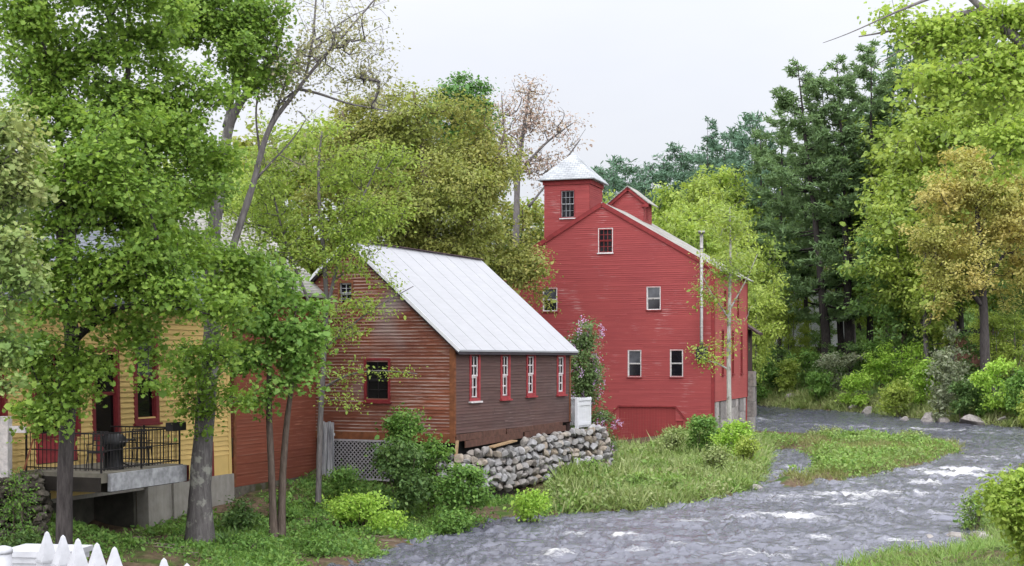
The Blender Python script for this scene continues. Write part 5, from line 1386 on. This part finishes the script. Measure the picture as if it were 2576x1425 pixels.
# buildings glimpsed through the trees
def small_house(name, label, x, y0, y1, d, w, dep, wall, rz, roofm='weathered_shingle'):
    c = dat(x, y1, d); zt = dat(x, y0, d)[2]; h = zt - c[2]
    r = empty(name, c, rz); tag(r, label, 'house')
    mb = MB(); e = h * .66
    siding(mb, (np.array([0, -dep / 2, 0]), FRONT[1], FRONT[2]), -1.5, h, lambda z: (-w / 2, w / 2) if z < e else (-w / 2 * (h - z) / (h - e), w / 2 * (h - z) / (h - e)), .2, .02, (), g)
    for s in (-1, 1): mb.face((s * w / 2, -dep / 2, -1.5), (s * w / 2, dep / 2, -1.5), (s * w / 2, dep / 2, e), (s * w / 2, -dep / 2, e))
    mb.build('wall', wall, r)
    mb = MB(); k = (h - e) / (w / 2)
    for s in (-1, 1):
        P = [(0, -dep / 2 - .3, h + .1), (s * (w / 2 + .3), -dep / 2 - .3, e + .1 - .3 * k), (s * (w / 2 + .3), dep / 2 + .3, e + .1 - .3 * k), (0, dep / 2 + .3, h + .1)]
        roof_slab(mb, *(P if s > 0 else P[::-1]), .15)
    mb.build('roof', M[roofm], r)
    for xx in (-w * .25, w * .12): window(r, (np.array([0, -dep / 2, 0]), FRONT[1], FRONT[2]), xx, xx + .8, e * .35, e * .35 + 1.2, cas=.1, nc=2, nr=1, frame='white_paint' if wall is not M['white_paint'] else 'white_worn', sash='white_worn', depth=-.021, proud=.06) 
    return r
small_house('white_cottage', 'white cottage gable glimpsed between the pine trunks', 2042, 716, 842, 176, 9., 7., M['white_paint'], R(-12))
small_house('red_outbuilding', 'faded brick outbuilding half hidden behind the orange tree', 2515, 818, 880, 124, 6., 5., mat_plain('faded_brick', (.26, .12, .09), .3, 3), R(10), 'dark_void')

# ------------------------------------------------------------------ shrubs
def shrub(label, x, ytop, d, wpx, leaf, size=.10, n=90, per=34, shape=OVAL, name='shrub', cat='shrub', group=None, flower=None, bark='brown', spread=.26, tall=1.0, seed=0, xyz=None):
    c = dat(x, ytop, d) if xyz is None else np.array(xyz, float); z0 = gz(c[0], c[1]); h = max(.35, c[2] - z0); r = wpx * DS * d / F / 2
    gg = np.random.default_rng(hash_str(label) % 2 ** 31)
    lobs = []
    for k in range(8):
        f = gg.random(); a = gg.random() * 6.28; rr = r * .62 * math.sqrt(gg.random())
        rad = r * (.34 + .22 * gg.random()); zz = z0 + h * (.16 + .66 * f); k2 = 1 - .35 * f
        lobs.append((c[0] + rr * math.cos(a) * k2, c[1] + rr * math.sin(a) * k2, zz, rad, rad, max(.14, min(h * .2, rad * .9))))
    lobs.append((c[0], c[1], z0 + h * .82, r * .4, r * .4, h * .18))
    stems = []
    for k in range(5):
        a = gg.random() * 6.28
        stems.append([(c[0] + .08 * math.cos(a), c[1] + .08 * math.sin(a), z0 - .1, .02 + .004 * h), (c[0] + r * .25 * math.cos(a), c[1] + r * .25 * math.sin(a), z0 + h * .4, .014), (c[0] + r * .4 * math.cos(a), c[1] + r * .4 * math.sin(a), z0 + h * .75, .006)])
    o = tree(name, label, cat, (c[0], c[1], z0), stems, lobs, n, per, leaf, B[bark], size, spread, shape, gg, .3, .0035, group, shell=.25, split=1, stems='stems', crown='foliage', up=.7)
    if flower is not None:
        fm, cnt = flower
        tips, out = sample_lobes(lobs, cnt, gg, .85)
        m = 26; p = np.repeat(tips, m, 0) + gg.normal(size=(cnt * m, 3)) * np.array([.07, .07, .13])
        me = leaf_mesh('blossom', p - np.array([c[0], c[1], z0]), gg.normal(size=p.shape), gg.normal(size=p.shape), np.full(len(p), .07), fm, RHOMB, .1, gg, 1.4)
        link('blossom', me, o)
    return o
shrub('tall feathery green shrub in front of the lattice panel', 1020, 985, 46.3, 120, L['shrub'], .10, 120, 30, OVAL)
shrub('wide dark green shrub at the foot of the lattice, sprawling to the water', 1010, 1090, 44.8, 215, L['shrub_dark'], .10, 230, 34)
shrub('bushy green shrub hiding the near end of the dry stone wall', 1165, 1165, 44.6, 180, L['shrub'], .09, 190, 36)
shrub('bright shrub against the lower corner of the brown house', 1085, 1085, 46.2, 110, L['shrub'], .09, 110, 34)
shrub('small round green shrub beside the board gate', 862, 1175, 45.8, 62, L['shrub'], .08, 60, 34)
shrub('bright leafy weed mound in front of the dry stone wall', 1340, 1228, 46.0, 130, L['shrub_bright'], .08, 90, 30)
shrub('low bright plant at the water edge below the bushy shrub', 1130, 1285, 43.2, 130, L['shrub'], .08, 80, 30)
shrub('bright green leafy patch between the twin stemmed maple and the water', 900, 1250, 42.8, 230, L['shrub_bright'], .09, 170, 30)
shrub('second bright leafy patch nearer the river, beside dark soil', 980, 1290, 42.3, 150, L['shrub_bright'], .08, 100, 30)
shrub('low weeds at the foot of the concrete foundation', 600, 1255, 40.5, 110, L['shrub_dark'], .08, 70, 26)
shrub('low weeds by the base of the red shed', 720, 1235, 43.0, 120, L['shrub'], .08, 60, 26)
shrub('grassy green clump beside the twin stems', 800, 1275, 40.5, 70, L['shrub'], .08, 50, 26)
shrub('low green plants along the waterline below the soil bank', 800, 1345, 38.2, 190, L['shrub'], .07, 110, 26)
shrub('low green plants at the bottom edge of the bank', 620, 1385, 37.0, 170, L['shrub'], .07, 80, 24)
shrub('lilac bush with purple blossom between the brown house and the mill', 1476, 802, 63.5, 205, L['lilac_leaf'], .10, 420, 36, OVAL, 'lilac_bush', flower=(L['lilac_flower'], 90), spread=.34)
shrub('green shrub at the foot of the mill stone piers', 1765, 1040, 70, 120, L['shrub'], .11, 120, 32)
shrub('taller bright shrub on the rocky point beside the mill corner', 1850, 1050, 68, 120, L['shrub_bright'], .10, 110, 32)
shrub('yellowing shrub on the outer edge of the grassy point', 1880, 1090, 64, 100, L['ygreen'], .10, 80, 30)
shrub('bright yellow green shrub at the bottom right corner by the water', 2625, 1150, 30, 330, L['overhang'], .095, 520, 40)
shrub('low green plant at the waterline beside the bright corner shrub', 2455, 1235, 44, 90, L['grass_green'], .08, 60, 22)
shrub('pale weedy thicket on the crest of the grassy point', 1690, 1075, 69, 110, L['weed_pale'], .10, 110, 28)
shrub('straw coloured weeds at the outer slope of the grassy point', 1800, 1120, 60, 130, L['weed_pale'], .09, 100, 26)
shrub('low pale weeds at the waterline of the grassy point', 1620, 1215, 53, 150, L['weed_pale'], .08, 100, 26)
shrub('dark green low bush dipping into the river at the grassy point', 1530, 1235, 51.5, 100, L['shrub'], .08, 80, 28)
shrub('green weeds at the foot of the dry stone wall end', 1490, 1150, 54, 110, L['grass_green'], .08, 70, 26)
shrub('dark weeds growing at the foot of the mossy rubble wall', 60, 1335, 32.6, 120, L['shrub_dark'], .07, 70, 26)
shrub('green weeds hanging over the top of the mossy rubble wall', 45, 1178, 33.6, 90, L['shrub'], .06, 50, 24)
_gw = np.random.default_rng(404)
_wl = [(1560, 1180, 56, 'pale', 'low pale weed clump nearest the wall end on the grassy point'), (1640, 1150, 60, 'green', 'green weed clump in the middle of the grassy point'), (1720, 1165, 58, 'pale', 'pale seeding weed clump near the river edge of the point'), (1760, 1130, 62, 'green', 'green weed clump below the mill pier stones'), (1690, 1205, 54, 'green', 'dark edged weed clump overhanging the water at the point'), (1830, 1160, 58, 'pale', 'pale weed clump at the narrow tip of the grassy point'), (1600, 1225, 52.5, 'green', 'bright weed clump leaning over the muddy shore'),
       (2150, 1120, 82, 'green', 'green weed clump near the middle of the low river island'), (2280, 1115, 81, 'pale', 'pale weed clump toward the far tip of the river island'), (2060, 1105, 86, 'pale', 'thin weed clump at the mill end of the river island'), (2080, 1175, 68, 'green', 'weed clump at the near edge of the river island by the pool')]
for x_, y_, d_, k_, lab_ in _wl:
    c_ = dat(x_, y_, d_); z_ = gz(c_[0], c_[1]); h_ = .55 + .35 * _gw.random()
    shrub(lab_, x_, 0, d_, 90 + 60 * _gw.random(), L['weed_pale'] if k_ == 'pale' else L['grass_green'], .085, 70, 26, name='weed_clump', cat='weeds', group='weed clumps on the grassy point and island', xyz=(c_[0], c_[1], z_ + h_))
BKD = 4.
BK = [('shrub', 1915, 870, 139, 90), ('shrub_dark', 1960, 860, 140, 90), ('shrub', 2030, 880, 138, 110), ('shrub_dark', 2090, 860, 138, 110), ('shrub_grey', 2110, 880, 131, 120), ('shrub_dark', 2160, 850, 134, 100), ('shrub', 2210, 840, 132, 110), ('shrub_bright', 2230, 860, 124, 110), ('shrub_bright', 2300, 840, 122, 110), ('shrub_bright', 2320, 900, 114, 110),
      ('shrub_grey', 2400, 815, 113, 120), ('shrub_grey', 2370, 880, 108, 100), ('shrub_dark', 2330, 790, 126, 120), ('shrub_bright', 2520, 885, 104, 130), ('shrub', 2570, 920, 102, 110), ('shrub', 2480, 930, 106, 90), ('ygreen', 2260, 955, 112, 120), ('shrub', 1900, 930, 136, 70), ('shrub_dark', 2450, 800, 120, 110), ('shrub', 2640, 900, 102, 120), ('shrub_bright', 2160, 930, 122, 90), ('ygreen', 1990, 900, 136, 90), ('shrub_dark', 2560, 800, 118, 120), ('shrub', 2060, 930, 128, 80), ('shrub_dark', 2420, 940, 106, 80), ('ygreen', 2600, 960, 99, 120),('shrub_dark', 1880, 880, 142, 80)]
ADJ = {'shrub': 'mid green', 'shrub_dark': 'dark green', 'shrub_grey': 'grey green', 'shrub_bright': 'bright green', 'ygreen': 'yellowish'}
WHERE = ['by the mill end of the far bank', 'under the white cottage', 'just left of the leaning pine foot', 'at the leaning pine foot', 'with pale blossom specks below the pines', 'at the thick pine foot', 'at the tallest pine foot', 'spreading below the pines toward the water', 'on the open bank slope', 'sloping down to the pale boulders',
         'upright in front of the orange tree', 'lower beside the upright grey shrub', 'between the pines and the orange tree', 'arching over the bank at the picture edge', 'low at the outer edge by the water', 'behind the grey boulder', 'over the rocky waterline below the bright slope', 'at the river bend by the mill', 'under the orange tree trunk', 'beyond the frame edge on the far bank', 'low in front of the blossoming shrub',
         'between the mill and the pines', 'before the red outbuilding', 'low under the leaning pine', 'between the two groups of boulders', 'trailing into the water at the edge', 'behind the mill lean-to']
for i, ((k, x, y, d, w), wh) in enumerate(zip(BK, WHERE)):
    shrub('%s shrub %s' % (ADJ[k], wh), x, y, d + (BKD if x < 2340 else 1.), w * 1.15, L[k], .18, 110, 30, OVAL, group='shrubs along the far bank', spread=.42, flower=(L['redbud'], 8) if k == 'shrub_grey' and i == 4 else None)

# a clump of strap leaves on the soil
def tuft(name, label, x, d, h, n, leaf, w=.02, r=.12, group=None, lean=.35):
    c = dat(x, 1000, d); z0 = gz(c[0], c[1]); gg = np.random.default_rng(hash_str(label) % 2 ** 31)
    p = np.zeros((n, 3)); p[:, :2] = gg.normal(size=(n, 2)) * r
    dr = np.stack([gg.normal(size=n) * lean, gg.normal(size=n) * lean, np.ones(n)], -1)
    me = leaf_mesh(name, p, gg.normal(size=(n, 3)) + [0, -.4, .2], dr, h * (.6 + .5 * gg.random(n)), leaf, np.array([(0, -w), (.6, -w * 1.1), (1, 0), (.6, w * 1.1), (0, w)]), .25, gg)
    o = link(name, me); o.location = (c[0], c[1], z0); tag(o, label, 'plant', group); return o
tuft('strap_leaf_clump', 'dark green clump of strap leaves alone on the bare soil', 580, 37.6, .62, 70, L['shrub_dark'], .045, .10)

# ------------------------------------------------------------------ rocks
gr_ = np.random.default_rng(31)
RK = [(2450, 1040, 105.5, (1.9, 1.2, .75), 'large pale grey slab boulder at the far waterline'), (2335, 1035, 109, (1.0, .8, .7), 'tan boulder at the far waterline with a hollow side'), (2370, 1040, 108, (.8, .6, .5), 'smaller brown boulder beside the tan boulder'), (2275, 1045, 110.5, (.6, .5, .3), 'flat pale stone at the water edge below the shrubs'),
      (2180, 992, 122, (1.1, .7, .7), 'dark ledge rock in the middle of the far bank'), (1985, 1018, 138, (.9, .6, .4), 'pale stone near the river bend'), (2150, 1020, 126, (.6, .5, .3), 'low stone on the grassy far shore'), (1700, 1095, 66, (.8, .5, .45), 'grey block stone in the grass by the boarded doorway'), (1790, 1090, 67, (.6, .5, .4), 'pale stone on the point below the piers'),
      (1830, 1105, 64, (.5, .4, .3), 'small tan stone on the point below the sapling'), (1875, 1060, 74, (.7, .6, .7), 'rough stone under the rear piers of the mill'), (1760, 1085, 69, (.6, .5, .35), 'half buried stone near the mill piers'), (2400, 1328, 42.5, (.45, .3, .16), 'flat brown stone in the shallows near the corner shrub'), (2330, 1340, 42, (.3, .24, .12), 'small dark stone in the shallows'), (2480, 1345, 41, (.5, .3, .12), 'wide flat stone at the near waterline'),
      (1900, 1208, 57, (.5, .3, .13), 'low wet stone at the tip of the grassy point'), (1425, 1290, 50.2, (.3, .2, .14), 'dark stone on the muddy shore'), (1470, 1280, 50.6, (.26, .2, .12), 'small brown stone on the muddy shore')]
RK += [(2350, 1372, 40.6, (.34, .22, .12), 'flat reddish stone beside the near grass'), (2425, 1362, 41.2, (.22, .2, .1), 'round pebble sized stone in the near shallows'), (2300, 1355, 41.3, (.26, .2, .1), 'grey stone awash in the near shallows'), (2465, 1318, 42.6, (.36, .26, .14), 'brown stone at the foot of the corner shrub'),
       (2060, 1024, 134, (.8, .5, .4), 'pale low stone on the far shore below the white cottage'), (2240, 1030, 121, (.7, .6, .5), 'rounded stone on the far shore below the bright shrubs'), (2520, 1062, 104, (.7, .5, .4), 'low tan stone beside the large slab boulder')]
for x, y, d, s, lab in RK:
    c = dat(x, y, d); c[2] = gz(c[0], c[1]) + s[2] * .25
    c[2] = max(c[2], zw_of(c[1]) + s[2] * .1)
    rock_thing('boulder', lab, c, s, gr_)

# ------------------------------------------------------------------ grass and ground cover (uncountable)
def inside_any(X, Y, polys, m=0.05):
    r = np.zeros(X.shape, bool)
    for p in polys: r |= sdf(p, X, Y) > m
    return r
def grass(name, label, polys, box, n, h, leaf, w=.018, margin=.05, mask=None, seed=1, shape=BLADE, lean=.4, tufty=.25, lift=0.):
    gg = np.random.default_rng(seed)
    x0, x1, y0, y1 = box
    nt = int(n / 9)
    cx = x0 + (x1 - x0) * gg.random(nt); cy = y0 + (y1 - y0) * gg.random(nt)
    k = inside_any(cx, cy, polys, margin)
    if mask is not None: k &= mask(cx, cy, gg)
    cx, cy = cx[k], cy[k]
    tsc = .55 + .9 * fbm(cx * .8, cy * .8, 3) * (.7 + .6 * gg.random(len(cx)))
    m = 9
    X = np.repeat(cx, m) + gg.normal(size=len(cx) * m) * tufty; Y = np.repeat(cy, m) + gg.normal(size=len(cx) * m) * tufty
    Z = height(X, Y) - .03 + lift * gg.random(len(X)) ** 1.3 * np.repeat(tsc, m)
    N = len(X)
    dr = np.stack([gg.normal(size=N) * lean, gg.normal(size=N) * lean, np.ones(N)], -1)
    hh = h * np.repeat(tsc, m) * (.6 + .6 * gg.random(N))
    sh = shape.copy().astype(float)
    if shape is BLADE: sh[:, 1] *= 1
    P = np.stack([X, Y, Z], -1)
    me = leaf_mesh(name, P, gg.normal(size=(N, 3)) + [0, -.3, .5], dr, hh, leaf, np.array([(0, -w), (.55, -w * .9), (1, 0), (.55, w * .9), (0, w)]) if shape is BLADE else shape, .35, gg)
    o = link(name, me); tag(o, label, 'grass', kind='stuff'); return o
house_clear = lambda X, Y, gg: ~(((X - 1) > -9.) & False)
def not_houses(X, Y, gg):
    ok = np.ones(X.shape, bool)
    for fr, x0, x1, y0, y1 in ((HB, -9, .4, 0, 13), (BF, -14, -2.2, -7., 13), (BF, -14, .2, -.05, 13), (YF, -8, .2, -14, 6.2)):
        dx, dy = X - fr.o[0], Y - fr.o[1]; a = dx * fr.X[0] + dy * fr.X[1]; b = dx * fr.Y[0] + dy * fr.Y[1]
        ok &= ~((a > x0) & (a < x1) & (b > y0) & (b < y1))
    return ok
def patchy(th, s=.55, seed=0):
    return lambda X, Y, gg: not_houses(X, Y, gg) & (fbm(X * s + seed, Y * s + seed, 4) > th)
grass('meadow_grass', 'tall pale green grass and weeds on the point before the mill', [LEFTP], (1.5, 20, 46, 84), 170000, .44, L['grass'], .045, .1, not_houses, 1, lean=.7)
WEED = np.array([(0, 0), (.35, -.28), (.75, -.2), (1, 0), (.75, .2), (.35, .28)])
grass('leafy_weeds', 'small leafy weeds scattered through the grass of the point', [LEFTP], (1.5, 20, 46, 84), 130000, .17, L['weed_pale'], .03, .1, patchy(.40, .5, 3), 2, WEED, 1.2, .3, .42)
grass('leafy_weeds', 'green leafy weeds in patches on the grassy point', [LEFTP], (1.5, 20, 46, 84), 110000, .16, L['grass_green'], .03, .1, patchy(.50, .35, 13), 12, WEED, 1.2, .3, .38)
grass('tall_wild_grass', 'tall uneven tufts of pale wild grass on the grassy point', [LEFTP], (1.5, 20, 46, 84), 60000, .80, L['weed_pale'], .028, -.1, patchy(.52, .45, 21), 15, lean=.55, tufty=.12)
grass('green_wild_grass', 'tall green grass tufts along the edges of the grassy point', [LEFTP], (1.5, 20, 46, 84), 50000, .62, L['grass_green'], .032, -.25, patchy(.50, .5, 33), 16, lean=.6, tufty=.12)
grass('bank_grass', 'patchy green grass and seedlings on the soil bank', [LEFTP], (-14, 2.5, 33, 50), 80000, .20, L['grass_green'], .055, .05, patchy(.49, .6, 9), 3, lean=.8)
grass('bank_weeds', 'small leafy seedlings on the soil bank', [LEFTP], (-12, 2.5, 34, 50), 60000, .12, L['shrub'], .03, .05, patchy(.47, .6, 9), 4, WEED, 1.2, .25, .15)
grass('island_sedge', 'olive and reddish sedge covering the low river islands', [ISLE, ISLET, SHOAL], (12, 48, 48, 84), 170000, .36, L['sedge'], .036, -.05, None, 5, lean=.6)
grass('island_weeds', 'leafy green weeds among the island sedge', [ISLE, ISLET, SHOAL], (12, 48, 48, 84), 130000, .17, L['grass_green'], .03, .0, patchy(.44, .4, 2), 6, WEED, 1.2, .3, .42)
grass('shore_grass', 'pale grass along the far waterline', [FAR], (8, 60, 92, 160), 260000, .7, L['grass'], .06, .0, lambda X, Y, gg: sdf(FAR, X, Y) < 7.5, 7, lean=.5)
grass('understory', 'green undergrowth covering the wooded slope', [FAR], (8, 80, 100, 215), 90000, .8, L['midgreen'], .03, 5., lambda X, Y, gg: Y - .0 * X < 215, 8, WEED, 1.0, .6)
grass('corner_grass', 'bright grass on the near bank at the bottom of the view', [NEAR], (7, 20, 30, 62), 60000, .36, L['grass_green'], .03, .0, None, 9, lean=.6)
grass('shallows_sedge', 'thin sedge standing in the shallows near the corner shrub', [[tuple(shore(*p)) for p in [(2330, 1265), (2430, 1245), (2470, 1290), (2400, 1300)]], [tuple(shore(*p)) for p in [(2360, 1330), (2450, 1320), (2460, 1370), (2380, 1375)]]], (8, 22, 36, 62), 26000, .42, L['sedge'], .02, .0, None, 14, lean=.6)
grass('yard_grass', 'grass on the yard above the mossy wall', [LEFTP], (-22, -11.5, 32.5, 37), 14000, .22, L['grass_green'], .04, .3, None, 10, lean=.6)
# twigs on the soil
gg = np.random.default_rng(55); mb = MB()
for i in range(170):
    x, y = -11 + 12 * gg.random(), 35.5 + 9 * gg.random()
    if sdf(LEFTP, np.array([x]), np.array([y]))[0] < .2: continue
    z = hz(x, y) + .02; a = gg.normal() * .6; l = .15 + .5 * gg.random()
    mb.bar((x, y, z), (x + l * math.cos(a), y + l * math.sin(a), z + gg.normal() * .03), .018, .014)
o = mb.build('fallen_twigs', mat_plain('dead_twig', (.28, .23, .18), .3, 5)); tag(o, 'dead twigs scattered on the bare soil bank', 'twigs', kind='stuff')

# ------------------------------------------------------------------ light, sky, camera
w = bpy.data.worlds.new('World'); SC.world = w; w.use_nodes = True
nt = w.node_tree; nt.nodes.clear()
SUN_EL, SUN_AZ = R(52), R(205)          # azimuth clockwise from +Y (north)
sky = nt.nodes.new('ShaderNodeTexSky'); sky.sky_type = 'NISHITA'; sky.sun_disc = False; sky.sun_elevation = SUN_EL; sky.sun_rotation = SUN_AZ; sky.air_density = 1.0; sky.dust_density = 3.0
tc = nt.nodes.new('ShaderNodeTexCoord')
n = nd(nt, 'ShaderNodeTexNoise', {'Vector': nd(nt, 'ShaderNodeMapping', {'Vector': tc.outputs['Generated'], 'Scale': (1.2, 1.2, 3.0)}).outputs[0], 'Scale': 1.6, 'Detail': 5., 'Roughness': .55})
cl = ramp(nt, n.outputs['Fac'], [(.3, (10.6, 10.9, 11.9)), (.65, (12.0, 12.1, 12.7))])
sx = nt.nodes.new('ShaderNodeSeparateXYZ'); nt.links.new(tc.outputs['Generated'], sx.inputs[0])
el = nd(nt, 'ShaderNodeMapRange', {0: sx.outputs[2], 1: 0., 2: 1., 3: .50, 4: 1.15}).outputs[0]
az = nd(nt, 'ShaderNodeMapRange', {0: sx.outputs[1], 1: -1., 2: 1., 3: 1.50, 4: .47}).outputs[0]
el = nd(nt, 'ShaderNodeMath', {0: el, 1: az}, operation='MULTIPLY').outputs[0]
cl = mixc(nt, 1., cl, el, 'MULTIPLY')
mx = mixc(nt, .93, sky.outputs[0], cl)
bg = nd(nt, 'ShaderNodeBackground', {'Color': mx, 'Strength': .10})
ow = nt.nodes.new('ShaderNodeOutputWorld'); nt.links.new(bg.outputs[0], ow.inputs[0])
sl = bpy.data.lights.new('sun', 'SUN'); sl.energy = 1.5; sl.angle = R(12); sl.color = (1, .965, .91)
so = bpy.data.objects.new('sun', sl); COL.objects.link(so)
dv = Vector((math.sin(SUN_AZ) * math.cos(SUN_EL), math.cos(SUN_AZ) * math.cos(SUN_EL), math.sin(SUN_EL)))
so.rotation_euler = dv.to_track_quat('Z', 'Y').to_euler(); so.location = dv * 60

cam = bpy.data.cameras.new('camera'); co = bpy.data.objects.new('camera', cam); COL.objects.link(co); SC.camera = co
co.location = (0, 0, H); co.rotation_euler = (R(90), 0, 0)
cam.sensor_width = 36.; cam.sensor_fit = 'HORIZONTAL'; cam.lens = 36. * F / 1024.; cam.shift_y = (VH - 283.) / 1024.
cam.clip_start = .1; cam.clip_end = 5000.
mb = MB(); mb.box(-340, 360, -12, 612, -4, 88)
hm, hn = new_mat('thin_haze')
pv = nd(hn, 'ShaderNodeVolumePrincipled', {'Color': (.95, .965, 1., 1), 'Density': .0015, 'Anisotropy': .1})
ho = hn.nodes.new('ShaderNodeOutputMaterial'); hn.links.new(pv.outputs[0], ho.inputs['Volume'])
hb = mb.build('haze', hm); tag(hb, 'thin pale haze in the damp air over the river valley', 'haze', kind='stuff')
SC.cycles.volume_bounces = 2
SC.render.engine = 'CYCLES'
SC.cycles.use_denoising = True
SC.cycles.max_bounces = 12; SC.cycles.diffuse_bounces = 8; SC.cycles.glossy_bounces = 2; SC.cycles.transmission_bounces = 8; SC.cycles.transparent_max_bounces = 4
SC.cycles.caustics_reflective = False; SC.cycles.caustics_refractive = False
SC.view_settings.view_transform = 'Standard'; SC.view_settings.look = 'None'; SC.view_settings.exposure = 1.4; SC.view_settings.gamma = 1.0
